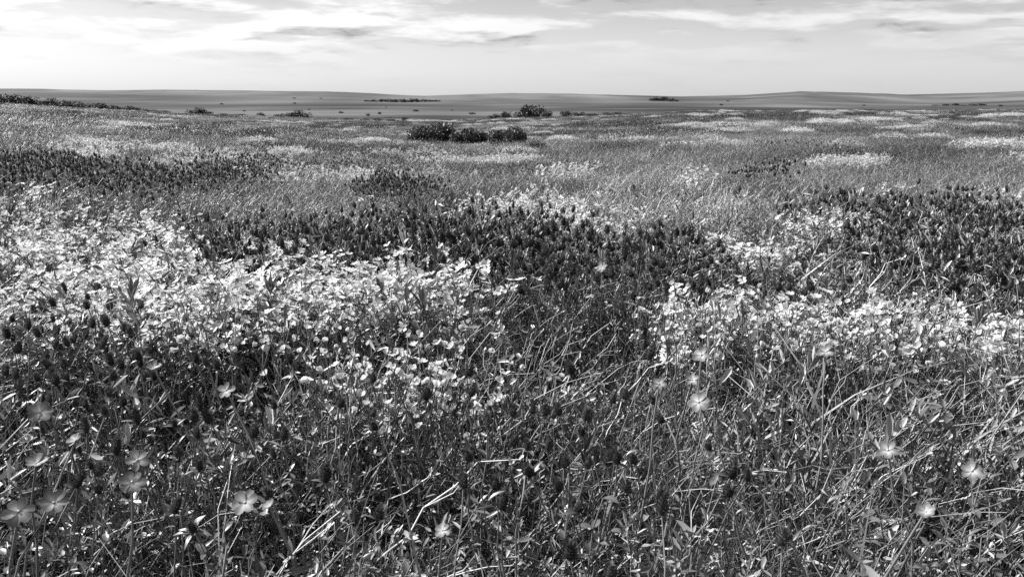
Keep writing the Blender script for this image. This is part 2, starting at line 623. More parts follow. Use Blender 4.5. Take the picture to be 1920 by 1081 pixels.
# instancer node group: points carry index, rotation, scale, tone
def instancer_group():
    g = bpy.data.node_groups.new('plant_scatter', 'GeometryNodeTree')
    g.interface.new_socket('Geometry', in_out='INPUT', socket_type='NodeSocketGeometry')
    g.interface.new_socket('Plants', in_out='INPUT', socket_type='NodeSocketCollection')
    g.interface.new_socket('Geometry', in_out='OUTPUT', socket_type='NodeSocketGeometry')
    n, l = g.nodes.new, g.links.new
    gi, go = n('NodeGroupInput'), n('NodeGroupOutput')
    ci = n('GeometryNodeCollectionInfo')
    ci.inputs['Separate Children'].default_value = True
    ci.inputs['Reset Children'].default_value = True
    l(gi.outputs['Plants'], ci.inputs[0])

    def attr(name, typ):
        a = n('GeometryNodeInputNamedAttribute')
        a.data_type = typ
        a.inputs[0].default_value = name
        return a.outputs[0]
    ip = n('GeometryNodeInstanceOnPoints')
    l(gi.outputs['Geometry'], ip.inputs['Points'])
    l(ci.outputs[0], ip.inputs['Instance'])
    ip.inputs['Pick Instance'].default_value = True
    l(attr('pick', 'INT'), ip.inputs['Instance Index'])
    er = n('FunctionNodeEulerToRotation')
    l(attr('turn', 'FLOAT_VECTOR'), er.inputs[0])
    l(er.outputs[0], ip.inputs['Rotation'])
    l(attr('size', 'FLOAT_VECTOR'), ip.inputs['Scale'])
    l(ip.outputs[0], go.inputs[0])
    return g


SCATTER = instancer_group()
CLOUDS = {}


def stuff_points(kind, protos, x, y, scale, tone, r, tilt=0.12, pick=None, sz=None, lean=None):
    """Queue points for a kind of ground cover; the protos are its plant clumps."""
    e = CLOUDS.setdefault(kind, {'protos': [], 'x': [], 'y': [], 'pick': [], 'rot': [], 'scl': [], 'tone': []})
    ids = []
    for p in protos:
        if p not in e['protos']:
            e['protos'].append(p)
        ids.append(e['protos'].index(p))
    n = len(x)
    e['x'].append(x)
    e['y'].append(y)
    e['pick'].append(np.array(ids)[r.integers(0, len(ids), n)])
    e['rot'].append(np.stack([r.normal(0, tilt, n), r.normal(0, tilt, n), r.uniform(0, 6.283, n) if lean is None else r.normal(lean, .75, n)], 1))
    s = np.asarray(scale) * np.ones(n)
    e['scl'].append(np.stack([s, s, s * (sz if sz is not None else 1.0)], 1))
    e['tone'].append(np.asarray(tone) * np.ones(n))


def flush_stuff(kind, name, label, cat):
    e = CLOUDS[kind]
    x, y = np.concatenate(e['x']), np.concatenate(e['y'])
    z = height(x, y) - 0.006
    me = bpy.data.meshes.new(name + '_points')
    me.vertices.add(len(x))
    me.vertices.foreach_set('co', np.stack([x, y, z], 1).ravel())
    for nm, typ, arr in (('pick', 'INT', np.concatenate(e['pick']).astype(np.int32)), ('tone', 'FLOAT', np.concatenate(e['tone']).astype(np.float32))):
        me.attributes.new(nm, typ, 'POINT').data.foreach_set('value', arr)
    for nm, arr in (('turn', np.concatenate(e['rot'])), ('size', np.concatenate(e['scl']))):
        me.attributes.new(nm, 'FLOAT_VECTOR', 'POINT').data.foreach_set('vector', arr.astype(np.float32).ravel())
    c = bpy.data.collections.new(name + '_kinds')
    for i, pm in enumerate(e['protos']):
        c.objects.link(bpy.data.objects.new('%s_kind_%02d' % (name, i), pm))
    o = tag(link(name, me), label, cat, None, 'stuff')
    md = o.modifiers.new('scatter', 'NODES')
    md.node_group = SCATTER
    for it in SCATTER.interface.items_tree:
        if it.name == 'Plants':
            md[it.identifier] = c
    print('stuff', name, len(x))
    return o


# ---- plant clump meshes
def proto(fn, k, *a, **kw):
    out = []
    for i in range(k):
        mb = MB()
        fn(mb, *a, **kw)
        out.append(mb.mesh('clump'))
    return out


def tuft(mb, n=13, rad=0.05, h0=.12, h1=.34, w=.0024):
    blades(mb, n, rad, h0, h1, w, 'grass', (0.15, 0.8), 6, 0.3)


def stemmy(mb, n=4, rad=0.05, h0=.22, h1=.42, w=.0014):
    """Dry bent stems with small seed heads."""
    base = disc(n, rad)
    az = rng.normal(0, .9, n)
    h = rng.uniform(h0, h1, n)
    s = 9
    P = curve_pts(base, az, h, h * rng.uniform(0.1, 0.75, n), s, 0.26, 0.034)
    R = np.linspace(1.25, 0.5, s)[None] * w * rng.uniform(0.7, 1.3, n)[:, None]
    tubes(mb, P, R, 'straw', rng.uniform(0.5, 1.35, n))
    for i in range(n):                                  # thin side twigs
        for q in range(rng.integers(0, 3)):
            k = rng.integers(3, s - 1)
            a2 = rng.uniform(0, 6.283)
            L_ = rng.uniform(0.03, 0.08)
            p0 = P[i, k]
            pts = np.array([p0, p0 + np.array([math.cos(a2), math.sin(a2), 1.0]) * L_ * 0.5, p0 + np.array([math.cos(a2) * 1.1, math.sin(a2) * 1.1, 1.8]) * L_ * 0.75])
            tubes(mb, pts[None], np.array([[0.7, 0.6, 0.4]]) * w, 'straw', np.array([rng.uniform(.6, 1.3)]))
        if rng.random() < 0.45:
            k = 5
            t = P[i, -1] - P[i, -3]
            t /= np.linalg.norm(t)
            pos = P[i, -1] - t * rng.uniform(0, .02, (k, 1)) 
            leaves(mb, pos, np.arctan2(t[1], t[0]) + rng.normal(0, .7, k), rng.uniform(.4, 1.3, k), rng.uniform(.006, .012, k), 0.9, 'straw', rng.uniform(.5, 1.1, k))


def trefoil(mb, n=13, rad=0.06, h0=.05, h1=.25, size=.016):
    """Clover leaves: three leaflets on a thin stalk."""
    base = disc(n, rad)
    az = rng.uniform(0, 6.283, n)
    h = rng.uniform(h0, h1, n)
    P = curve_pts(base, az, h, h * rng.uniform(.1, .5, n), 4, .1, 0.02)
    tubes(mb, P, np.ones((n, 4)) * .0008, 'leaf', rng.uniform(.9, 1.8, n))
    tip = np.repeat(P[:, -1], 3, axis=0)
    a3 = np.repeat(rng.uniform(0, 6.283, n), 3) + np.tile([0, 2.09, 4.19], n) + rng.normal(0, .2, n * 3)
    leaves(mb, tip, a3, rng.normal(.15, .45, n * 3), size * np.repeat(rng.uniform(.7, 1.4, n), 3), .75, 'leaf', np.repeat(rng.uniform(.5, 1.5, n), 3) * rng.uniform(.8, 1.2, n * 3), rng.normal(0, .4, n * 3))


def leafy_stem(mb, n=3, rad=0.04, h0=.12, h1=.32, nl=26, size=.023):
    """Upright stems set with many small narrow leaves."""
    base = disc(n, rad)
    az = rng.uniform(0, 6.283, n)
    h = rng.uniform(h0, h1, n)
    s = 6
    P = curve_pts(base, az, h, h * rng.uniform(.1, .5, n), s, .1, 0.02)
    tubes(mb, P, np.linspace(1.2, .5, s)[None] * np.ones((n, 1)) * .0011, 'leaf', rng.uniform(1.0, 2.0, n))
    for i in range(n):
        t = rng.uniform(.15, 1, nl)
        k = np.clip((t * (s - 1)).astype(int), 0, s - 2)
        fr = (t * (s - 1) - k)[:, None]
        pos = P[i, k] * (1 - fr) + P[i, k + 1] * fr
        leaves(mb, pos, rng.uniform(0, 6.283, nl), rng.normal(.75, .4, nl), size * rng.uniform(.5, 1.4, nl), .42, 'leaf', rng.uniform(.55, 1.6, nl), rng.normal(0, .5, nl))


def feather(mb, n=5, rad=0.05, h0=.08, h1=.26):
    """Finely cut foliage: curved ribs with many hair-thin leaflets."""
    base = disc(n, rad)
    az = rng.uniform(0, 6.283, n)
    h = rng.uniform(h0, h1, n)
    s = 7
    P = curve_pts(base, az, h, h * rng.uniform(.3, 1.0, n), s, .3, 0.01)
    tubes(mb, P, np.ones((n, s)) * .0007, 'feather', rng.uniform(.7, 1.5, n))
    m = 16
    for i in range(n):
        t = np.repeat(np.linspace(.25, .98, m // 2), 2)
        k = np.clip((t * (s - 1)).astype(int), 0, s - 2)
        fr = (t * (s - 1) - k)[:, None]
        pos = P[i, k] * (1 - fr) + P[i, k + 1] * fr
        a2 = az[i] + np.tile([1.0, -1.0], m // 2) + rng.normal(0, .3, m)
        leaves(mb, pos, a2, rng.normal(.5, .3, m),   .024 * (1.1 - t * .6) * rng.uniform(.7, 1.3, m), .5, 'feather', rng.uniform(.6, 1.5, m))


def floret_head(mb, mat, c, axis, ln, rd, nfl, size, lean_up=0.9, body=True):
    """Egg-shaped clover spike of overlapping pointed florets."""
    axis = axis / np.linalg.norm(axis)
    A = np.cross(axis, [0.3, 1, 0.2])
    A /= np.linalg.norm(A)
    B = np.cross(axis, A)
    if body:
        ring = []
        ts = [0, .18, .45, .75, .95]
        rs = [.45, .75, .85, .6, .2]
        for t, q in zip(ts, rs):
            for j in range(6):
                an = j * math.pi / 3
                ring.append(c + axis * ln * t + (A * math.cos(an) + B * math.sin(an)) * rd * q)
        F = []
        for i in range(4):
            for j in range(6):
                F.append([i * 6 + j, i * 6 + (j + 1) % 6, (i + 1) * 6 + (j + 1) % 6, (i + 1) * 6 + j])
        mb.add(np.array(ring), np.array(F), mat, 0.7)
    t = (np.arange(nfl) + .5) / nfl
    an = np.arange(nfl) * 2.39996
    q = np.sin(np.pi * (0.12 + 0.83 * t)) ** 0.6
    rad = A[None] * np.cos(an)[:, None] + B[None] * np.sin(an)[:, None]
    pos = c + axis * (ln * t * .92)[:, None] + rad * (rd * .62 * q)[:, None]
    up = lean_up + 1.6 * t ** 2
    dirs = rad + axis * up[:, None]
    dirs /= np.linalg.norm(dirs, axis=1, keepdims=True)
    az = np.arctan2(dirs[:, 1], dirs[:, 0])
    el = np.arcsin(np.clip(dirs[:, 2], -1, 1))
    leaves(mb, pos, az, el, size * rng.uniform(.8, 1.2, nfl), 1.1, mat, rng.uniform(.55, 1.9, nfl))


def clover_plants(mb, n=3, rad=.05, h0=.2, h1=.32, nfl=26, nleaf=5):
    base = disc(n, rad)
    az = rng.uniform(0, 6.283, n)
    h = rng.uniform(h0, h1, n)
    P = curve_pts(base, az, h, h * rng.uniform(.05, .45, n), 5, .05, .015)
    tubes(mb, P, np.ones((n, 5)) * .0013, 'leaf', rng.uniform(1.4, 2.8, n))
    for i in range(n):
        ax = P[i, -1] - P[i, -2]
        floret_head(mb, 'clover', P[i, -1], ax + rng.normal(0, .1, 3) * np.linalg.norm(ax), rng.uniform(.018, .036), rng.uniform(.0075, .0115), nfl, .0092)
        pos = P[i, rng.integers(1, 5, nleaf)]
        leaves(mb, pos, rng.uniform(0, 6.283, nleaf), rng.normal(.5, .4, nleaf), rng.uniform(.014, .026, nleaf), .5, 'leaf', rng.uniform(.3, 1.4, nleaf))
        m = 3
        leaves(mb, P[i, rng.integers(2, 5, m)], rng.uniform(0, 6.283, m), rng.normal(.9, .35, m), rng.uniform(.028, .05, m), .34, 'leaf', rng.uniform(1.0, 2.8, m))


def petals_low(mb, c, az, el, size, n, mat='white', sh=(.85, 1.1)):
    """Small open flower of n simple petals around a tilted axis."""
    ax = np.array([math.cos(az) * math.cos(el), math.sin(az) * math.cos(el), math.sin(el)])
    A = np.cross(ax, [.2, .3, 1])
    A /= np.linalg.norm(A)
    B = np.cross(ax, A)
    an = np.arange(n) * 6.283 / n + rng.uniform(0, 6)
    dirs = A[None] * np.cos(an)[:, None] + B[None] * np.sin(an)[:, None] + ax * rng.uniform(.15, .7)
    dirs /= np.linalg.norm(dirs, axis=1, keepdims=True)
    Y = np.cross(ax[None], dirs)
    Y /= np.linalg.norm(Y, axis=1, keepdims=True)
    Z = np.cross(dirs, Y)
    pv = np.array([[.05, 0, 0], [.55, .34, .04], [.98, .30, 0], [.9, 0, -.05], [.98, -.30, 0], [.55, -.34, .04]])
    s = size * rng.uniform(.85, 1.15, n)
    V = c + s[:, None, None] * (pv[None, :, 0:1] * dirs[:, None] + pv[None, :, 1:2] * Y[:, None] + pv[None, :, 2:3] * Z[:, None])
    F = np.array([[0, 1, 2, 3], [0, 3, 4, 5]])[None] + (np.arange(n) * 6)[:, None, None]
    mb.add(V, F.reshape(-1, 4), mat, np.repeat(rng.uniform(*sh, n), 6))


def white_plants(mb, n=3, rad=.05, h0=.23, h1=.34, size=.0145, nl=5):
    base = disc(n, rad)
    az = rng.uniform(0, 6.283, n)
    h = rng.uniform(h0, h1, n)
    P = curve_pts(base, az, h, h * rng.uniform(.1, .5, n), 5, .05, .015)
    tubes(mb, P, np.ones((n, 5)) * .0010, 'leaf', rng.uniform(1.2, 2.4, n))
    for i in range(n):
        for q in range(rng.integers(4, 8)):
            c = P[i, -1] + rng.normal(0, .012, 3) * (q > 0) - np.array([0, 0, .006 * q])
            petals_low(mb, c, rng.uniform(0, 6.283), rng.uniform(.5, 1.5), size * rng.uniform(.7, 1.2), 5 if rng.random() < .4 else 4)
        pos = P[i, rng.integers(0, 4, nl)]
        leaves(mb, pos, rng.uniform(0, 6.283, nl), rng.normal(.5, .4, nl), rng.uniform(.012, .03, nl), .7, 'leaf', rng.uniform(.6, 1.7, nl))


def patch_mid(mb, ng=60, nt=18, rad=.22):
    """Turf about half a metre across: blades, leaves, a few stems."""
    blades(mb, ng, rad, .10, .30, .0036, 'grass', (.15, .9), 4, .3)
    trefoil(mb, nt, rad, .06, .22, .018)
    leafy_stem(mb, 6, rad, .1, .28, 10, .02)
    stemmy(mb, 4, rad, .2, .38, .0017)


def patch_far(mb, n=520, rad=1.0, w=.006):
    blades(mb, n, rad, .12, .38, w, 'grass', (.2, 1.0), 3, .3, (.75, 1.25))


def clover_far(mb, n=260, rad=.8):
    base = disc(n, rad)
    h = rng.uniform(.2, .34, n)
    pos = base + np.stack([rng.normal(0, .03, n), rng.normal(0, .03, n), h], 1)
    leaves(mb, pos, rng.uniform(0, 6.28, n), rng.uniform(.6, 1.5, n), rng.uniform(.03, .05, n), 1.5, 'clover', rng.uniform(.6, 2.2, n), rng.uniform(0, 3, n))
    blades(mb, 120, rad, .1, .28, .006, 'grass', (.2, 1), 3, .3, (.4, 1.0))


def white_far(mb, n=420, rad=.8, size=.024):
    base = disc(n, rad)
    edge = 1 - (np.hypot(base[:, 0], base[:, 1]) / rad) ** 3 * .5
    for i in range(n):
        c = base[i] + np.array([0, 0, rng.uniform(.18, .30) * edge[i]])
        petals_low(mb, c, rng.uniform(0, 6.283), rng.uniform(.6, 1.5), size * rng.uniform(.6, 1.2), 4)
    blades(mb, 90, rad, .08, .26, .006, 'grass', (.2, 1), 3, .3, (.6, 1.3))


G_TUFT = proto(tuft, 5)
G_STEM = proto(stemmy, 7)
G_TREF = proto(trefoil, 5)
G_LEAF = proto(leafy_stem, 5)
G_FEATH = proto(feather, 5)
G_CLOV = proto(clover_plants, 6)
G_WHITE = proto(white_plants, 6)
G_MID = proto(patch_mid, 6)
G_FAR = proto(patch_far, 5)
G_CFAR = proto(clover_far, 4)
G_WFAR = proto(white_far, 5)

# ---- near: 0.35 to 6 m
HF = 0.22


def region(x, y, h=HF):
    px, py, f = project(x, y, height(x, y) + h)
    ok = f > 0.05
    px = np.where(ok, px, -5000)
    return px, py


def fade(d, a, b):
    return 1 - sstep(a, b, d)


def cushions(x, y, c=.21, seed=0):
    """Bushy cushions about c apart: nearness to a cushion's middle (1) or the gap between (0), and its vigour."""
    xs, ys = x / c + .35 * np.sin(y / c * 1.7), y / c + .35 * np.sin(x / c * 1.3)
    xi, yi = np.floor(xs), np.floor(ys)
    f1 = np.full(len(x), 9.0)
    f2 = np.full(len(x), 9.0)
    rv = np.zeros(len(x))
    for i in (-1, 0, 1):
        for j in (-1, 0, 1):
            cx, cyy = xi + i, yi + j
            q = np.hypot(cx + vnoise(cx, cyy, 201 + seed) - xs, cyy + vnoise(cx, cyy, 207 + seed) - ys)
            rr = vnoise(cx, cyy, 213 + seed)
            near = q < f1
            f2 = np.where(near, f1, np.minimum(f2, q))
            rv = np.where(near, rr, rv)
            f1 = np.where(near, q, f1)
    return sstep(.02, .5, f2 - f1), rv


def tall(x, y):
    """Taller cushions and low hollows in the sward."""
    k, rv = cushions(x, y)
    return (.36 + .62 * k) * (.65 + .75 * rv)


def gap(x, y):
    k, rv = cushions(x, y)
    return np.clip(k * 1.5, 0, 1) * (.35 + .65 * sstep(.12, .3, rv))


x, y, d, r = scatter(420, 0.25, 6.5, 101)
px, py = region(x, y)
dr, wh, dk = patch(DRY, px, py, .6), patch(WHITE, px, py), patch(DARK, px, py)
lf = patch(LEAFY, px, py, .6)
keep = r.random(len(x)) < fade(d, 3.5, 6.5) * (0.26 + .36 * dr) * (1 - .8 * dk) * (1 - .65 * wh) * (1 - .65 * lf) * (.22 + .78 * gap(x, y))
stuff_points('grass', G_TUFT, x[keep], y[keep], r.uniform(.75, 1.25, keep.sum()) * tall(x, y)[keep] * 1.15, r.uniform(.35, 1.0, keep.sum()) + .35 * dr[keep] + .3 * wh[keep], r)
# low thatch filling the hollows
x, y, d, r = scatter(330, 0.25, 4.5, 106)
keep = r.random(len(x)) < fade(d, 3, 4.5)
stuff_points('grass', G_TUFT, x[keep], y[keep], r.uniform(.3, .6, keep.sum()), r.uniform(.25, .9, keep.sum()), r, .3)
stuff_points('leaves', G_TREF, x[keep][::3] + .03, y[keep][::3] + .02, r.uniform(.4, .8, len(x[keep][::3])), r.uniform(.3, 1.2, len(x[keep][::3])), r, .3)
x, y, d, r = scatter(300, 0.25, 6.5, 102)
px, py = region(x, y)
dr, dk, wh = patch(DRY, px, py, .6), patch(DARK, px, py), patch(WHITE, px, py)
keep = r.random(len(x)) < fade(d, 4, 6.5) * (.06 + .26 * dr) * (1 - .5 * dk)
stuff_points('grass', G_STEM, x[keep], y[keep], r.uniform(.65, 1.2, keep.sum()), r.uniform(.4, 1.25, keep.sum()), r, .15, lean=.2)
x, y, d, r = scatter(520, 0.25, 6.5, 103)
px, py = region(x, y)
lf, dk = patch(LEAFY, px, py, .6), patch(DARK, px, py)
keep = r.random(len(x)) < fade(d, 3.5, 6.5) * (.2 + .34 * lf) * (.14 + .86 * gap(x, y))
stuff_points('leaves', G_TREF, x[keep], y[keep], r.uniform(.7, 1.25, keep.sum()) * tall(x, y)[keep] * 1.2, r.uniform(.3, 1.7, keep.sum()), r)
x, y, d, r = scatter(420, 0.25, 6.5, 104)
px, py = region(x, y)
lf = patch(LEAFY, px, py, .6)
keep = r.random(len(x)) < fade(d, 3.5, 6.5) * (.36 + .34 * lf) * (.14 + .86 * gap(x, y))
stuff_points('leaves', G_LEAF, x[keep], y[keep], r.uniform(.6, 1.2, keep.sum()) * tall(x, y)[keep] * 1.25, r.uniform(.3, 1.8, keep.sum()), r, .2)
x, y, d, r = scatter(420, 0.25, 6.5, 105)
keep = r.random(len(x)) < fade(d, 3.5, 6.5) * np.clip(2.2 * (vnoise(x * 2.3, y * 2.3, 8) - .5), 0, .8)
stuff_points('leaves', G_FEATH, x[keep], y[keep], r.uniform(.7, 1.3, keep.sum()) * tall(x, y)[keep] * 1.15, r.uniform(.9, 1.6, keep.sum()), r)

# ---- middle distance: 4 to 30 m
x, y, d, r = scatter(24, 3.5, 14, 111)
px, py = region(x, y)
dk, pl = patch(DARK, px, py), patch(PALE, px, py, .6)
wh = patch(WHITE, px, py)
keep = r.random(len(x)) < sstep(3.5, 6, d) * fade(d, 9, 14) * (1 - .6 * dk) * (1 - .45 * wh)
stuff_points('grass', G_MID, x[keep], y[keep], r.uniform(.75, 1.2, keep.sum()), ((.5 + .9 * fbm(x / 1.2, y / .8, 15)) * (1 - .7 * dk) * (1 + .9 * pl))[keep], r)
x, y, d, r = scatter(11, 9, 34, 112, .74)
px, py = region(x, y)
dk, pl = patch(DARK, px, py), patch(PALE, px, py, .6)
keep = r.random(len(x)) < sstep(9, 14, d) * fade(d, 24, 34)
stuff_points('grass', G_MID, x[keep], y[keep], r.uniform(1.0, 1.5, keep.sum()), (np.clip((-.2 + 2.0 * fbm(x / 3, y / 2.2, 16)), .25, 3) * (1 - .55 * dk) * (1 + .8 * pl))[keep], r, sz=.8)
# ---- far: 24 to 225 m
x, y, d, r = scatter(1.8, 24, 90, 113, .72)
keep = r.random(len(x)) < sstep(24, 34, d) * fade(d, 70, 90)
stuff_points('grass', G_FAR, x[keep], y[keep], r.uniform(.7, 1.2, keep.sum()), np.clip(-.9 + 2.8 * fbm(np.arctan2(x, y) * 10, np.log(d) * 14, 17), .2, 2)[keep], r, .05, sz=.6)
x, y, d, r = scatter(.4, 70, 228, 114, .72)
keep = r.random(len(x)) < sstep(70, 90, d)
stuff_points('grass', G_FAR, x[keep], y[keep], r.uniform(1.2, 2.2, keep.sum()), np.clip(-.9 + 2.8 * fbm(np.arctan2(x, y) * 10, np.log(d) * 14, 18), .2, 2)[keep], r, .04, sz=.4)

# drifts of dark clover and white flowers away from the camera
x, y, d, r = scatter(170, 3.0, 12, 121)
px, py = region(x, y, .27)
dk = patch(DARK, px, py) * (1 - .85 * patch(WHITE, px, py))
keep = (r.random(len(x)) < dk * 1.1 * fade(d, 9, 12) * (.45 + .55 * gap(x * .45, y * .45)))
CL_X, CL_Y = x[keep], y[keep]
x, y, d, r2 = scatter(45, 9, 34, 122, .74)
px, py = region(x, y, .27)
dk = np.maximum(patch(DARK, px, py), np.clip((fbm(x / 3 + 4, y / 1.5, 19) - .66) * 6, 0, .5))
keep = r2.random(len(x)) < dk * sstep(9, 12, d) * .9
stuff_points('clover', G_CLOV, x[keep], y[keep], r2.uniform(.9, 1.3, keep.sum()), r2.uniform(.7, 1.3, keep.sum()), r2)
x, y, d, r = scatter(1.2, 28, 210, 123, .72)
dk = np.clip((fbm(np.arctan2(x, y) * 12 + 4, np.log(d) * 16, 20) - .64) * 9, 0, 1)
keep = r.random(len(x)) < dk * .5
stuff_points('clover', G_CFAR, x[keep], y[keep], r.uniform(.7, 1.3, keep.sum()), r.uniform(.7, 1.3, keep.sum()), r, .04)
x, y, d, r2 = scatter(150, 4.2, 34, 124, .74)
px, py = region(x, y, .26)
wh = patch(WHITE, px, py)
wh = np.maximum(wh, np.clip((fbm(x / 3.5 + 8, y / 1.8, 27) - .71) * 10, 0, .4) * sstep(9, 14, d))
keep = r2.random(len(x)) < wh * np.clip(1.1 - d / 60, .3, 1) * fade(d, 26, 34) * sstep(4.0, 5.0, d) * .75
stuff_points('white', G_WHITE, x[keep], y[keep], r2.uniform(.75, 1.1, keep.sum()), r2.uniform(.75, 1.1, keep.sum()), r2)
# streaks: long drifts lying across the slope
x, y, d, r = scatter(3.2, 20, 218, 125, .72)
az_ = np.arctan2(x, y)
st = fbm(az_ * 15 + 1 + np.log(d) * 2, np.log(d) * 34 + 3, 29, 3)
big_ = fbm(az_ * 5 + 2, np.log(d) * 5, 33, 2)
right = sstep(-.12, .1, np.arctan2(x, y))
wh = np.clip((st - .68 + .30 * (big_ - .5) + .035 * right - .05 * (1 - right) - .03 * sstep(120, 200, d)) * 13, 0, 1)
keep = r.random(len(x)) < wh * .55
stuff_points('white', G_WFAR, x[keep], y[keep], r.uniform(.35, .9, keep.sum()), r.uniform(.75, 1.1, keep.sum()), r, .04, sz=1.2)

# ------------------------------------------------------------------ bushes and far trees
def bush_mesh(mat, nleaf, leaf, lumps, seed, trunk=True):
    """Dome of leaf clumps, one unit wide and half a unit high, with woody limbs."""
    r = np.random.default_rng(seed)
    mb = MB()
    cs = np.stack([r.uniform(-.36, .36, lumps), r.uniform(-.36, .36, lumps), r.uniform(.08, .34, lumps)], 1)
    cs[:, 2] *= 1 - 0.9 * (cs[:, 0] ** 2 + cs[:, 1] ** 2)
    rs = r.uniform(.10, .19, lumps)
    k = r.integers(0, lumps, nleaf)
    v = r.normal(0, 1, (nleaf, 3))
    v /= np.linalg.norm(v, axis=1, keepdims=True)
    pos = cs[k] + v * (rs[k] * r.uniform(.55, 1.08, nleaf) ** .6)[:, None]
    pos[:, 2] = np.abs(pos[:, 2])
    tone = r.uniform(.6, 1.5, lumps)[k] * r.uniform(.7, 1.4, nleaf)
    leaves(mb, pos, np.arctan2(v[:, 1], v[:, 0]) + r.normal(0, .8, nleaf), np.arcsin(v[:, 2]) * .5 + r.normal(.2, .5, nleaf), leaf * r.uniform(.6, 1.4, nleaf), 1.2, mat, tone, r.normal(0, .8, nleaf))
    crown = mb.mesh('bush_crown')
    mb = MB()
    n = min(lumps, 8)
    P = np.zeros((n, 4, 3))
    for i in range(n):
        a = np.array([cs[i, 0] * .1, cs[i, 1] * .1, -.03])
        for j in range(4):
            t = j / 3
            P[i, j] = a * (1 - t) + cs[i] * t + np.array([0, 0, .04 * math.sin(t * 3)])
    tubes(mb, P, np.linspace(.018, .005, 4)[None] * np.ones((n, 1)), 'bark', np.ones(n), 5)
    return crown, mb.mesh('bush_limbs')


NEARB = [bush_mesh('bush', 9000, .040, 30, 300 + i) for i in range(3)]
FARB = [bush_mesh('bushdark', 1500, .055, 16, 320 + i) for i in range(5)]


def bush(name, cat, px, base_row, w, h, meshes, label, group, dist=None, tall_=1.3):
    """w, h: size in photograph pixels at the place where the bush stands."""
    if dist is None:
        x, y = ground_hit(px, base_row, .2)
    else:
        az = math.atan((px - W0 / 2) / FPX * CP)
        x, y = dist * math.sin(az), dist * math.cos(az)
    z = float(height(x, y))
    f = float(project(x, y, z)[2])
    wm, hm = w * f / FPX, h * f / FPX * tall_
    o = empty(name, (x, y, z), random.uniform(0, 6.28))
    o.scale = (wm, wm, hm / .5)
    tag(o, label, cat, group)
    link('crown', meshes[0], o)
    link('limbs', meshes[1], o)
    return o


bush('round_bush', 'bush', 808, 262, 92, 32, NEARB[0], 'largest rounded leafy bush of the three clustered in the middle distance', 'bushes clustered in the middle distance', tall_=1.3)
bush('round_bush', 'bush', 886, 264, 66, 26, NEARB[1], 'small low bush in the middle of the three clustered bushes', 'bushes clustered in the middle distance', tall_=1.3)
bush('round_bush', 'bush', 955, 266, 78, 28, NEARB[2], 'rightmost spreading bush of the three clustered in the middle distance', 'bushes clustered in the middle distance', tall_=1.3)
bush('round_bush', 'bush', 1005, 266, 40, 12, NEARB[1], 'tiny low tail bush trailing off the right end of the bush cluster', 'bushes clustered in the middle distance', tall_=1.3)
CENTRE = [(1002, 219, 58, 19, 'big dark bush heading the far clump left of centre right'), (1030, 219, 26, 9, ''), (1062, 219, 24, 9, ''), (1085, 219, 26, 7, ''), (975, 221, 28, 10, ''), (950, 222, 24, 10, ''), (925, 223, 26, 7, ''), (1110, 218, 26, 4, ''), (1150, 217, 40, 5, '')]
clump_labels = ['tallest dark bush in the far clump beyond the meadow edge', 'round bush just right of the tallest bush in the far clump', 'low bush second right of the tallest bush in the far clump', 'low bush third right of the tallest bush in the far clump',
                'small bush just left of the tallest bush in the far clump', 'small bush second left of the tallest bush in the far clump', 'faint low bush at the left end of the far clump', 'thin low scrub trailing right of the far clump', 'thin scrub farthest right of the far clump']
for i, (a, b, c, dd, _) in enumerate(CENTRE):
    bush('dark_bush', 'bush', a, b, c, dd, FARB[i % 5], clump_labels[i], 'bushes of the far clump', dist=236 + 6 * (i % 3))
HEDGE = [(14, 196, 60, 17), (48, 197, 48, 15), (78, 199, 50, 10), (104, 199, 44, 14), (130, 201, 40, 12), (158, 203, 40, 9), (188, 206, 30, 11), (212, 207, 40, 9), (238, 208, 46, 8), (270, 210, 40, 5), (300, 211, 34, 4)]
hedge_labels = ['tall dark hedge bush at the far left end of the skyline hedge', 'rounded hedge bush second from the left end of the skyline hedge', 'low hedge bush third from the left end of the skyline hedge', 'domed hedge bush fourth from the left end of the skyline hedge', 'hedge bush fifth from the left end of the skyline hedge', 'hedge bush sixth from the left end of the skyline hedge', 'pointed hedge bush seventh from the left end of the skyline hedge', 'wide hedge bush eighth from the left end of the skyline hedge', 'flat hedge bush ninth from the left end of the skyline hedge', 'very low hedge bush next to the last of the skyline hedge', 'lowest hedge bush ending the skyline hedge on its right']
for i, (a, b, c, dd) in enumerate(HEDGE):
    bush('hedge_bush', 'bush', a, b, c, dd, FARB[(i * 2) % 5], hedge_labels[i], 'bushes of the hedge along the meadow edge', dist=222 + 4 * (i % 3), tall_=1.25)
LONE = [(364, 213, 38, 10, 'single domed dark bush on the meadow edge right of the hedge'), (388, 213, 20, 5, 'small bush touching the single domed bush on the meadow edge'), (487, 219, 16, 6, 'small lone bush between the domed bush and the bush row'), (520, 220, 22, 5, 'low bush starting the short bush row on the meadow edge'),
        (540, 221, 22, 7, 'middle bush of the short bush row on the meadow edge'), (565, 222, 42, 11, 'largest bush ending the short bush row on the meadow edge'), (415, 216, 16, 3, 'tiny scrub right of the single domed bush'), (450, 217, 22, 3, 'tiny flat scrub left of the small lone bush')]
for i, (a, b, c, dd, lb) in enumerate(LONE):
    bush('dark_bush', 'bush', a, b, c, dd, FARB[(i + 1) % 5], lb, 'scattered bushes along the meadow edge', dist=224 + 3 * (i % 3))
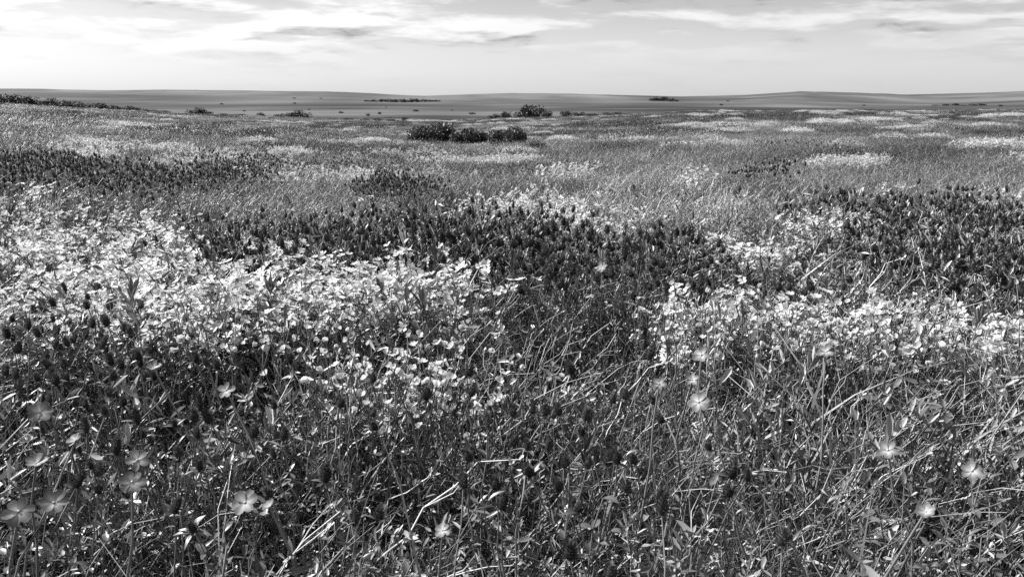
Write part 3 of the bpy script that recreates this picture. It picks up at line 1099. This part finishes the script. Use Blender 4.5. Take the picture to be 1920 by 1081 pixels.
# trees and scrub out on the plain and hillside, seen as small dark specks
FARS = [(655 + 26 * i, 224, 22, 3.5, None) for i in range(3)] + [(710, 225, 20, 3, None), (735, 225, 22, 3.5, None), (760, 224, 14, 5, None), (825, 225, 30, 3, None), (850, 225, 40, 2.6, None), (690, 217, 8, 4, None), (712, 214, 8, 4, None), (780, 209, 12, 3, None), (640, 212, 10, 3, None), (885, 214, 14, 3, None)]
for i, (a, b, c, dd, dist) in enumerate(FARS):
    bush('far_scrub', 'bush', a, b, c, dd, FARB[i % 5], 'tiny dark scrub bush on the plain beyond the meadow dip', 'scrub bushes on the plain', dist=dist)
HT = [(690 + 13 * i, 192 - .3 * abs(i - 5), 17, 2.5 + 3 * math.sin(i / 10 * 3.1), None) for i in range(11)]
for i, (a, b, c, dd, dist) in enumerate(HT):
    bush('far_tree', 'tree', a, b, c, dd, FARB[i % 5], 'dark tree in the long tree row on the distant hillside', 'trees of the long row on the distant hillside', dist=dist)
HT = [(1222, 189, 14, 4), (1233, 189, 16, 6), (1245, 189, 16, 6.5), (1257, 190, 16, 5), (1268, 190, 10, 3)]
for i, (a, b, c, dd) in enumerate(HT):
    bush('far_tree', 'tree', a, b, c, dd, FARB[i % 5], 'dark tree in the small isolated copse on the hillside right of centre', 'trees of the isolated hillside copse')
HT = [(1300 + 22 * i, 207, 20, 2.5, 900) for i in range(4)] + [(1755 + 17 * i, 198, 17, 1.6 + (i % 3), None) for i in range(6)]
for i, (a, b, c, dd, dist) in enumerate(HT):
    g = 0 if i < 4 else 1 if i < 10 else 2
    bush('far_tree', 'tree', a, b, c, dd, FARB[i % 5], ['low dark bush of the short line beyond the meadow crest right of centre', 'dark tree in the thin line on the plain at far right', 'dark tree in the thin line on the plain at left'][g], ['short bush line beyond the crest', 'thin tree line far right', 'thin tree line at left'][g], dist=dist)

rs = np.random.default_rng(611)
for i in range(20):
    a = rs.uniform(-40, 1960)
    row = rs.uniform(183, 222)
    x, y = ground_hit(a, row)
    dd_ = math.hypot(x, y)
    if dd_ < 330:
        continue
    size = rs.uniform(2.5, 5.0) * (1 if dd_ < 1500 else 2.2)
    o = empty('far_scrub', (x, y, float(height(x, y))), rs.uniform(0, 6.28))
    o.scale = (size, size, size * rs.uniform(.5, .9))
    tag(o, 'speck of dark scrub dotted over the far plain below the hills', 'bush', 'specks of scrub on the far plain')
    link('crown', FARB[i % 5][0], o)
    link('limbs', FARB[i % 5][1], o)

# ------------------------------------------------------------------ single flowers and plants near the camera
def petal_mesh(mat, ln, wd, notch=.08, cup=.18, nu=5, nv=5, seed=0, vein=0.0):
    """Rounded petal along +x with a shallow notch, curved and slightly crumpled."""
    r = np.random.default_rng(seed)
    V, S = [], []
    for i in range(nu):
        u = i / (nu - 1)
        half = wd * (0.10 + 0.90 * math.sin(math.pi * min(1, u * .62 + .04)) ** 1.1) * (1 if u < .86 else .82)
        for j in range(nv):
            v = j / (nv - 1) * 2 - 1
            x = ln * (u - notch * u ** 6 * math.exp(-(v * 2.5) ** 2) - .10 * u * v * v)
            z = ln * (cup * u * u - .05 * u) + abs(v) * half * .25 * (1 - u * .5) + r.normal(0, .012) * ln * u
            V.append((x, half * v, z))
            S.append(1.0 + vein * (max(0, 1 - u * 1.5) * 1.2 + .55 * math.exp(-(v * 3) ** 2) * (1 - u)))
    F = [[i * nv + j, (i + 1) * nv + j, (i + 1) * nv + j + 1, i * nv + j + 1] for i in range(nu - 1) for j in range(nv - 1)]
    mb = MB()
    mb.add(V, F, mat, S)
    return mb.mesh('petal')


def tube_mesh(name, pts, radii, mat, sides=6, shade=1.0):
    mb = MB()
    P = np.array(pts, float)[None]
    tubes(mb, P, np.array(radii, float)[None], mat, np.array([shade]), sides)
    return mb.mesh(name)


def leaf_mesh(mat, width, seed=0):
    """Leaf along +x, one unit long, with a midrib fold and a drooping tip."""
    r = np.random.default_rng(seed)
    V, S = [], []
    nu, nv = 6, 5
    for i in range(nu):
        u = i / (nu - 1)
        half = width * math.sin(math.pi * (0.04 + .93 * u ** .8)) ** .8
        for j in range(nv):
            v = j / (nv - 1) * 2 - 1
            V.append((u * (1 - .06 * v * v), half * v, .16 * u - .28 * u * u + abs(v) * half * .35 + r.normal(0, .008)))
            S.append(1.0)
    F = [[i * nv + j, (i + 1) * nv + j, (i + 1) * nv + j + 1, i * nv + j + 1] for i in range(nu - 1) for j in range(nv - 1)]
    mb = MB()
    mb.add(V, F, mat, S)
    return mb.mesh('leaf')


def ball_mesh(mat, r0, squash=.6):
    mb = MB()
    V, F = [], []
    for i in range(5):
        th = math.pi * i / 4
        for j in range(8):
            V.append((r0 * math.sin(th) * math.cos(j * math.pi / 4), r0 * math.sin(th) * math.sin(j * math.pi / 4), r0 * squash * math.cos(th)))
    for i in range(4):
        for j in range(8):
            F.append([i * 8 + j, (i + 1) * 8 + j, (i + 1) * 8 + (j + 1) % 8, i * 8 + (j + 1) % 8])
    mb.add(V, F, mat, 1.0)
    return mb.mesh('centre')


WP = [petal_mesh('petal', .019, .0092, .12, .25, seed=i) for i in range(4)]
PP = [petal_mesh('phlox', .0185, .0068, .04, .03, seed=20 + i, vein=2.6) for i in range(4)]
LEAFM = [leaf_mesh('broad', .10, 40 + i) for i in range(3)]
OBOV = [leaf_mesh('broad', .26, 50 + i) for i in range(3)]
CEN = ball_mesh('centre', .0022, .8)
CENW = ball_mesh('centre', .003, .7)


def frame_to(axis, roll=0.0):
    q = Vector(axis).to_track_quat('Z', 'X')
    return q.to_matrix().to_4x4() @ Matrix.Rotation(roll, 4, 'Z')


def stem_curve(h, lean, az, s=7, wig=.006):
    r = rng
    pts = []
    for i in range(s):
        t = i / (s - 1)
        k = lean * t ** 1.7
        w = r.normal(0, wig, 2) * math.sin(math.pi * t)
        pts.append((math.cos(az) * k + w[0], math.sin(az) * k + w[1], h * (t - .04 * t * t) / .96 - .01 * (1 - t)))
    return pts


STEM_BANK = []
for i in range(10):
    lean = rng.uniform(.02, .10)
    pts = stem_curve(.28, lean, 0.0)
    STEM_BANK.append((tube_mesh('stem', pts, np.linspace(.0017, .0010, 7), 'stem', 5), pts))


def add_stem_leaves(root, pts, n, size, meshes, name='leaf'):
    for q in range(n):
        k = random.randint(1, len(pts) - 2)
        p = Vector(pts[k])
        s = size * random.uniform(.6, 1.3)
        mt = Matrix.Translation(p) @ Matrix.Rotation(random.uniform(0, 6.28), 4, 'Z') @ Matrix.Rotation(-random.uniform(.1, .9), 4, 'Y') @ Matrix.Scale(s, 4)
        link(name, random.choice(meshes), root, mt)


def flower(name, x, y, label, cat, group, petals, npet, cup, axis, hscale, centre, hs=1.0, nleaf=2, leafsize=.03):
    """A flower on its own stem: stem, petals, centre and stem leaves."""
    st, pts = random.choice(STEM_BANK)
    rz = random.uniform(0, 6.28)
    root = empty(name, (x, y, float(height(x, y))), rz, hscale)
    tag(root, label, cat, group)
    link('stem', st, root)
    ax = Vector(axis)
    ax.rotate(Euler((0, 0, -rz)))
    top = Matrix.Translation(Vector(pts[-1])) @ frame_to(ax, random.uniform(0, 6.28)) @ Matrix.Scale(hs / hscale, 4)
    for k in range(npet):
        mt = top @ Matrix.Rotation(6.2832 * k / npet + random.gauss(0, .07), 4, 'Z') @ Matrix.Rotation(-(cup + random.gauss(0, .12)), 4, 'Y') @ Matrix.Translation((.001, 0, .0004 * (k % 3))) @ Matrix.Scale(random.uniform(.92, 1.08), 4)
        link('petal', petals[k % len(petals)], root, mt)
    link('flower_centre', centre, root, top @ Matrix.Translation((0, 0, .0012)))
    if nleaf:
        add_stem_leaves(root, pts, nleaf, leafsize / hscale, LEAFM)
    return root


# --- the grey wheel-shaped flowers (photograph pixel of each, diameter, label)
PHLOX = [(75, 775, 48, 'mid-grey wheel-shaped flower high in the left edge above the dark hollow'), (68, 872, 44, 'grey drooping flower near the left edge below the first wheel flower'),
         (258, 865, 46, 'seven-petalled grey flower in the lower left, upper of a close pair'), (248, 906, 50, 'half-hidden grey flower in the lower left, lower of a close pair'),
         (460, 946, 56, 'largest open grey flower with six broad petals in the lower left'), (505, 950, 34, 'small half-turned flower right beside the largest grey flower'),
         (424, 732, 38, 'small pale wheel flower on a tall stem left of the white drift'), (36, 962, 56, 'big blurred grey flower in the bottom left corner'),
         (102, 948, 52, 'second big grey flower in the bottom left corner, right of the first'), (830, 998, 38, 'pale flower with separate petals at the bottom left of centre'),
         (1310, 755, 46, 'round grey flower on a straight stem right of centre'), (1236, 722, 34, 'small grey flower up and left of the round grey flower'),
         (1315, 668, 40, 'topmost grey flower of the loose column right of centre'), (1298, 714, 30, 'tilted grey flower between topmost and round flower right of centre'),
         (1664, 848, 42, 'grey flower with bright throat among dry stems at right'), (1822, 886, 40, 'grey flower low at the right edge on a slanting stem'),
         (1549, 661, 36, 'grey flower below the white drift at right'), (1735, 964, 40, 'pale side-on flower over broad leaves in the lower right'),
         (1128, 500, 26, 'small grey flower standing in the dark clover right of centre'), (466, 490, 24, 'small grey flower behind the white band at left'),
         (288, 692, 34, 'grey side-on flower among clover left of the white flowers'), (142, 826, 34, 'nodding grey bud-like flower near the left edge'),
         (1372, 572, 28, 'grey half-open flower above the white drift at right'), (1340, 562, 26, 'grey flower left of the half-open one above the right drift')]
for px, py, dia, lb in PHLOX:
    H = .40 if py > 640 else .33
    x, y = ground_hit(px, py, H)
    z = float(height(x, y))
    dist = math.sqrt(x * x + y * y + (EYE - z - H) ** 2)
    real = .84 * dia * dist / FPX
    st, pts = None, None
    view = Vector((-x, -y, EYE - z - H)).normalized()
    side = 'side-on' in lb or 'drooping' in lb or 'half-turned' in lb or 'nodding' in lb
    ax = view * (.25 if side else .9) + Vector((random.uniform(-.55, .15), random.uniform(-.2, .2), .55))
    o = flower('wheel_flower', x, y, lb, 'flower', 'grey wheel-shaped flowers', PP, random.choice((5, 6, 6, 7)), .12 if not side else .45, ax.normalized(), H / .28, CEN, real / .038, 3, .018)
    # move so that the flower, not the foot of its leaning stem, is over the spot
    tip = max((c for c in o.children if c.name.startswith('flower_centre')), key=lambda c: c.matrix_basis.translation.z)
    v = (Matrix.Rotation(o.rotation_euler.z, 3, 'Z') @ tip.matrix_basis.translation) * o.scale.x
    o.location = (x - v.x, y - v.y, float(height(x - v.x, y - v.y)))

# --- white flowers: the nearest as single plants, the rest as a mass
SHORT = ['the grey flower by the left hollow', 'the drooping grey flower', 'the seven-petalled flower', 'the half-hidden grey flower', 'the largest grey flower', 'the half-turned flower',
         'the small pale wheel flower', 'the corner grey flower', 'the second corner flower', 'the pale bottom flower', 'the round grey flower', 'the small flower by the round one', 'the topmost grey flower',
         'the tilted grey flower', 'the bright-throated flower', 'the right edge flower', 'the flower under the right drift', 'the side-on flower', 'the flower in the dark belt', 'the flower behind the band',
         'the grey side-on flower', 'the nodding flower', 'the half-open grey flower', 'the flower left of the half-open one']
RANK = {}
ORD = ['', 'second ', 'third ', 'fourth ', 'fifth ', 'sixth ', 'seventh ', 'eighth ', 'ninth ', 'tenth ', 'eleventh ', 'twelfth ', 'thirteenth ', 'fourteenth ', 'fifteenth ', 'sixteenth ', 'seventeenth ', 'eighteenth ']


def by_neighbour(what, px, py):
    """Label a plant by the nearest of the grey flowers, which can each be found."""
    k = min(range(len(PHLOX)), key=lambda q: (PHLOX[q][0] - px) ** 2 + (PHLOX[q][1] - py) ** 2)
    dx, dy = px - PHLOX[k][0], py - PHLOX[k][1]
    if abs(dx) > abs(dy):
        dr = 'left of' if dx < 0 else 'right of'
    else:
        dr = 'above' if dy < 0 else 'below'
    key = (what, k, dr)
    RANK[key] = RANK.get(key, 0) + 1
    n = RANK[key] - 1
    if n > 17:
        return '%s in the crowd %s %s' % (what, dr, SHORT[k])
    return '%s, %snearest %s %s' % (what, ORD[min(n, 17)], dr, SHORT[k])


def segment(px, py, mid):
    return ('front ' if py > mid else 'back ') + 'part, ' + ('far left', 'left', 'left of middle', 'middle', 'right of middle', 'right', 'far right')[int(np.clip(px / 275, 0, 6))]


x, y, d, r = scatter(1000, 0.8, 5.2, 502, .72)
px, py = region(x, y, .28)
wh = patch(WHITE, px, py, .3, 3)
cl = .6 * vnoise(x * 11, y * 11, 44) + .4 * vnoise(x * 4, y * 4, 46)
keep = (r.random(len(x)) < wh * fade(d, 4.0, 5.2) * np.clip(cl * 4.2 - 1.2, 0, 1) * np.where(px > 1180, 1.35, np.where(d < 2.2, 1.0, .75))) & (px > -60) & (px < 1980)
x, y, d, px, py = x[keep], y[keep], d[keep], px[keep], py[keep]
order = np.argsort(d)
first = order[:300]
rest = order[300:]
print('white single', len(first), 'to', d[first].max(), 'rest', len(rest))
stuff_points('white', G_WHITE, x[rest], y[rest], r.uniform(.75, 1.1, len(rest)), r.uniform(.9, 1.1, len(rest)), r)
PEDI = [tube_mesh('pedicel', [(0, 0, 0), (.005, 0, .012), (.012, 0, .036)], [.0010, .0009, .0008], 'stem', 4)]


def white_flower(x, y, label, group, px, py):
    """Stem with one to three nodding white blooms, each with its own petals."""
    st, pts = random.choice(STEM_BANK)
    rz = random.uniform(0, 6.28)
    hs = random.uniform(1.0, 1.3)
    root = empty('white_flower', (x, y, float(height(x, y))), rz, hs)
    tag(root, label, 'flower', group)
    link('stem', st, root)
    for b in range(random.choice((3, 4, 4, 5))):
        if b == 0:
            at = Matrix.Translation(Vector(pts[-1]))
        else:
            k = -1 - random.randint(1, 2)
            pm = Matrix.Translation(Vector(pts[k])) @ Matrix.Rotation(random.uniform(0, 6.28), 4, 'Z') @ Matrix.Scale(random.uniform(.6, 1.25), 4)
            link('pedicel', PEDI[0], root, pm)
            at = Matrix.Translation(pm @ Vector((.012, 0, .036)))
        ax = Vector((random.gauss(0, .6), random.gauss(0, .6), random.uniform(.25, 1.0)))
        top = at @ frame_to(ax.normalized(), random.uniform(0, 6.28)) @ Matrix.Scale(random.uniform(.48, .76) / hs, 4)
        npet = 4
        cup = random.uniform(.35, 1.1)
        for k in range(npet):
            mt = top @ Matrix.Rotation(6.2832 * k / npet + random.gauss(0, .12), 4, 'Z') @ Matrix.Rotation(-(cup + random.gauss(0, .22)), 4, 'Y') @ Matrix.Translation((.001, 0, .0004 * (k % 3))) @ Matrix.Scale(random.uniform(.85, 1.1), 4)
            link('petal', random.choice(WP), root, mt)
        link('flower_centre', CENW, root, top @ Matrix.Translation((0, 0, .0012)))
    add_stem_leaves(root, pts, random.randint(1, 3), .017, LEAFM)
    return root


for i in first:
    if px[i] > 1180:
        lb, g = 'white flower of the open drift across the right half', 'white flowers of the right drift'
    elif py[i] > 660 and px[i] > 520:
        lb, g = 'white flower of the compact drift just left below the picture centre', 'white flowers of the central drift'
    elif px[i] < 330:
        lb, g = 'white flower at the left end of the long white band', 'white flowers at the left end of the band'
    else:
        lb, g = 'white flower in the middle stretch of the long white band', 'white flowers of the long band'
    if py[i] <= 640:
        lb = lb + ', ' + segment(px[i], py[i], 580)
    if py[i] > 640:
        lb = by_neighbour('white flower', px[i], py[i])
    white_flower(float(x[i]), float(y[i]), lb, g, px[i], py[i])

# --- dark clover spikes: the nearest as single plants, the rest as a mass
HEADS = []
for i in range(6):
    mb = MB()
    floret_head(mb, 'head', np.zeros(3), np.array([0, 0, 1.0]), rng.uniform(.022, .036), rng.uniform(.0075, .0105), 60, .0085)
    HEADS.append(mb.mesh('flower_head'))
BRACT = [leaf_mesh('broad', .13, 70 + i) for i in range(2)]
CL_FIX = [(30, 720), (12, 715), (232, 775), (350, 790), (376, 778), (472, 800), (262, 808), (306, 800), (640, 752), (700, 728), (1050, 775), (1094, 780), (960, 785), (914, 795), (1155, 832), (994, 905), (990, 858),
          (868, 890), (930, 920), (1050, 900), (1180, 868), (1192, 862), (668, 935), (706, 950), (896, 970), (1082, 965), (1070, 1045), (590, 892), (1000, 745), (1468, 1000), (1428, 1064), (1150, 1030), (75, 600), (16, 640), (132, 620),
          (195, 630), (226, 605), (245, 640), (130, 665), (290, 625), (90, 690), (262, 672), (610, 895), (445, 735), (330, 800), (20, 610), (1215, 690), (1480, 700), (1330, 800), (1105, 795), (880, 880), (940, 955), (1240, 985)]
fx, fy = [], []
for a, b in CL_FIX:
    q = ground_hit(a, b, .31)
    fx.append(q[0])
    fy.append(q[1])
x, y, d, r = scatter(290, 0.95, 3.4, 503, .70)
px, py = region(x, y, .27)
dk = patch(DARK, px, py, .4, 5)
keep = (r.random(len(x)) < np.where(d > 2.4, dk * .9, np.clip(dk, 0, .6))) & (px > -40) & (px < 1960)
x = np.concatenate([np.array(fx), x[keep], CL_X])
y = np.concatenate([np.array(fy), y[keep], CL_Y])
d = np.hypot(x, y)
d[:len(fx)] *= .01
order = np.argsort(d)
first, rest = order[:300], order[300:]
d = np.hypot(x, y)
print('clover single', len(first), 'to', d[first].max(), 'rest', len(rest))
stuff_points('clover', G_CLOV, x[rest], y[rest], r.uniform(.9, 1.25, len(rest)), r.uniform(.7, 1.3, len(rest)), r)
px, py = region(x, y, .28)
for i in first:
    if py[i] < 600:
        lb, g = ('dark clover spike in the dark belt behind the white band', 'clover spikes of the dark belt') if px[i] < 1300 else ('dark clover spike in the dark belt at the right', 'clover spikes of the right dark belt')
    elif px[i] < 560:
        lb, g = 'dark clover spike among leaves in the lower left', 'clover spikes in the lower left'
    elif px[i] < 1300:
        lb, g = 'dark clover spike among grass in the lower middle', 'clover spikes in the lower middle'
    else:
        lb, g = 'dark clover spike among dry stems in the lower right', 'clover spikes in the lower right'
    if py[i] <= 600:
        lb = lb + ', ' + segment(px[i], py[i], 500)
    if py[i] > 600:
        lb = by_neighbour('dark clover spike', px[i], py[i])
    st, pts = random.choice(STEM_BANK)
    rz = random.uniform(0, 6.28)
    hs = random.uniform(.92, 1.18)
    root = empty('clover_spike', (0, 0, 0), rz, hs)
    v = (Matrix.Rotation(rz, 3, 'Z') @ Vector(pts[-1])) * hs
    gx, gy = float(x[i]) - v.x, float(y[i]) - v.y
    root.location = (gx, gy, float(height(gx, gy)))
    tag(root, lb, 'clover', g)
    link('stem', st, root)
    ax = Vector(pts[-1]) - Vector(pts[-3])
    ax = ax.normalized() + Vector((random.gauss(0, .3), random.gauss(0, .3), .6))
    top = Matrix.Translation(Vector(pts[-1])) @ frame_to(ax.normalized(), random.uniform(0, 6.28))
    link('flower_head', random.choice(HEADS), root, top @ Matrix.Scale(random.uniform(.6, .95) if py[i] > 600 else random.uniform(.7, 1.2), 4))
    for k in range(random.randint(2, 4)):
        link('bract', random.choice(BRACT), root, top @ Matrix.Rotation(random.uniform(0, 6.28), 4, 'Z') @ Matrix.Rotation(-random.uniform(-.2, .6), 4, 'Y') @ Matrix.Scale(random.uniform(.014, .026), 4))
    add_stem_leaves(root, pts, random.randint(1, 3), .02, LEAFM)

# --- dry branching stalks in the lower right
STALKS = [((1505, 1081), (1640, 925), .0034, 'thickest pale dry stalk slanting up in the lower right'), ((1545, 1010), (1540, 925), .0022, 'short upright stalk crossing the thickest dry stalk'),
          ((1700, 1081), (1712, 985), .0028, 'upright pale stem under the side-on flower in the lower right'), ((1760, 1000), (1845, 880), .0022, 'slanting stalk rising to the right edge flower'),
          ((1868, 1000), (1912, 790), .0026, 'tall dry stalk along the right edge'), ((1880, 1010), (1920, 940), .0024, 'short forked stalk at the right edge bottom'),
          ((1445, 1000), (1440, 965), .0018, 'small forked stalk left of the thickest dry stalk'), ((1480, 1030), (1470, 985), .0020, 'stubby stalk with side twigs left of the thickest dry stalk'),
          ((1615, 1060), (1632, 985), .0020, 'thin stalk just right of the thickest dry stalk'), ((1750, 1081), (1752, 985), .0022, 'straight stalk among broad leaves in the lower right'),
          ((1800, 1060), (1812, 1000), .0020, 'slim bent stalk among broad leaves near the right corner'), ((1690, 880), (1718, 760), .0018, 'dry leaning stalk right of the bright-throated flower'),
          ((1625, 930), (1610, 800), .0018, 'bent dry stalk left of the bright-throated flower'), ((1855, 850), (1862, 720), .0018, 'wiry upright stalk near the right edge'),
          ((1740, 800), (1775, 690), .0016, 'dry stalk leaning right in the middle of the dry stems'), ((1330, 1000), (1395, 900), .0016, 'wiry stalk leaning right below the round grey flower'),
          ((1090, 960), (1140, 880), .0015, 'wiry stalk leaning right in the lower middle'), ((775, 860), (870, 770), .0015, 'long thin stalk leaning right below the central white drift'),
          ((330, 1060), (440, 960), .0017, 'long stalk slanting up under the largest grey flower'), ((800, 1081), (815, 1020), .0018, 'short stalk under the pale bottom flower')]
for (bx, by), (tx, ty), rad, lb in STALKS:
    th = .36
    x1, y1 = ground_hit(tx, ty, th)
    x0, y0 = ground_hit(bx, by, .10)
    if math.hypot(x0 - x1, y0 - y1) > .30:
        q = .30 / math.hypot(x0 - x1, y0 - y1)
        x0, y0 = x1 + (x0 - x1) * q, y1 + (y0 - y1) * q
    z0 = float(height(x0, y0))
    root = empty('dry_stalk', (x0, y0, z0))
    tag(root, lb, 'stalk', 'dry stalks among the grass')
    top = Vector((x1 - x0, y1 - y0, float(height(x1, y1)) + th - z0))
    pts = []
    for k in range(9):
        t = k / 8
        p = top * t
        pts.append((p.x + random.gauss(0, .008) * math.sin(3.14 * t), p.y + random.gauss(0, .008) * math.sin(3.14 * t), p.z + .03 * math.sin(3.14 * t) - .012 * (1 - t)))
    link('stem', tube_mesh('stalk_stem', pts, np.linspace(rad, rad * .45, 9) * .5, 'stalk', 7, 1.0), root)
    for k in range(random.randint(3, 5)):
        q = random.randint(3, 7)
        p = Vector(pts[q])
        a = random.uniform(0, 6.28)
        ln = random.uniform(.04, .10)
        dirv = Vector((math.cos(a), math.sin(a), random.uniform(.6, 1.6))).normalized()
        bp = [p, p + dirv * ln * .4, p + dirv * ln * .75 + Vector((0, 0, .008)), p + dirv * ln + Vector((0, 0, .022))]
        tw = link('twig', tube_mesh('twig', bp, np.linspace(rad * .5, rad * .22, 4) * .62, 'stalk', 5, random.uniform(.7, 1.1)), root)
        link('dry_leaf', random.choice(BRACT), tw, Matrix.Translation(bp[-1]) @ Matrix.Rotation(a, 4, 'Z') @ Matrix.Rotation(-.6, 4, 'Y') @ Matrix.Scale(random.uniform(.015, .028), 4))

# --- broad-leaved plants in the bottom corner
BROAD = [(1610, 985, 'broad-leaved plant at the left of the leafy corner patch'), (1665, 1010, 'broad-leaved plant below the thick stalk in the leafy corner patch'), (1700, 960, 'broad-leaved plant at the top of the leafy corner patch'), (1745, 1030, 'broad-leaved plant at the bottom middle of the leafy corner patch'),
         (1800, 985, 'broad-leaved plant in the centre of the leafy corner patch'), (1850, 1040, 'broad-leaved plant low in the bottom right corner'), (1880, 970, 'broad-leaved plant at the right edge of the leafy corner patch'), (1640, 1060, 'broad-leaved plant cut by the bottom edge under the thick stalk'),
         (1560, 1030, 'small broad-leaved plant left of the thick dry stalk'), (1790, 1075, 'broad-leaved plant cut by the bottom edge near the corner'), (1905, 1075, 'broad-leaved plant in the very bottom right corner'),
         (570, 960, 'small broad-leaved plant right of the small half-turned flower'), (90, 1040, 'broad-leaved plant at the bottom left edge'), (420, 1030, 'broad-leaved plant below the largest grey flower'), (690, 1040, 'broad-leaved plant at the bottom left of centre'), (1080, 1010, 'broad-leaved plant at the bottom right of centre')]
for px, py, lb in BROAD:
    x, y = ground_hit(px, py, .22)
    root = empty('broad_leaved_plant', (x, y, float(height(x, y))), random.uniform(0, 6.28), random.uniform(.9, 1.15))
    tag(root, lb, 'plant', 'broad-leaved plants')
    for q in range(3):
        az = random.uniform(0, 6.28)
        pts = stem_curve(random.uniform(.16, .27), random.uniform(.03, .09), az)
        st = link('stem', tube_mesh('stem', pts, np.linspace(.0022, .0011, 7), 'stem', 5), root)
        for k in range(9):
            j = min(6, 2 + k // 2)
            mt = Matrix.Translation(Vector(pts[j])) @ Matrix.Rotation(k * 2.4 + random.gauss(0, .3), 4, 'Z') @ Matrix.Rotation(-random.uniform(.0, .8), 4, 'Y') @ Matrix.Scale(random.uniform(.014, .027), 4)
            link('leaf', random.choice(OBOV), st, mt)

flush_stuff('grass', 'grass', 'grey meadow grass and dry stems covering the whole slope', 'grass')
flush_stuff('leaves', 'low_foliage', 'small clover leaves and feathery foliage under the flowers', 'foliage')
flush_stuff('clover', 'clover_drifts', 'dark clover massed in belts across the middle of the meadow', 'clover')
flush_stuff('white', 'white_flower_drifts', 'white flowers massed in drifts and streaks across the far meadow', 'flowers')
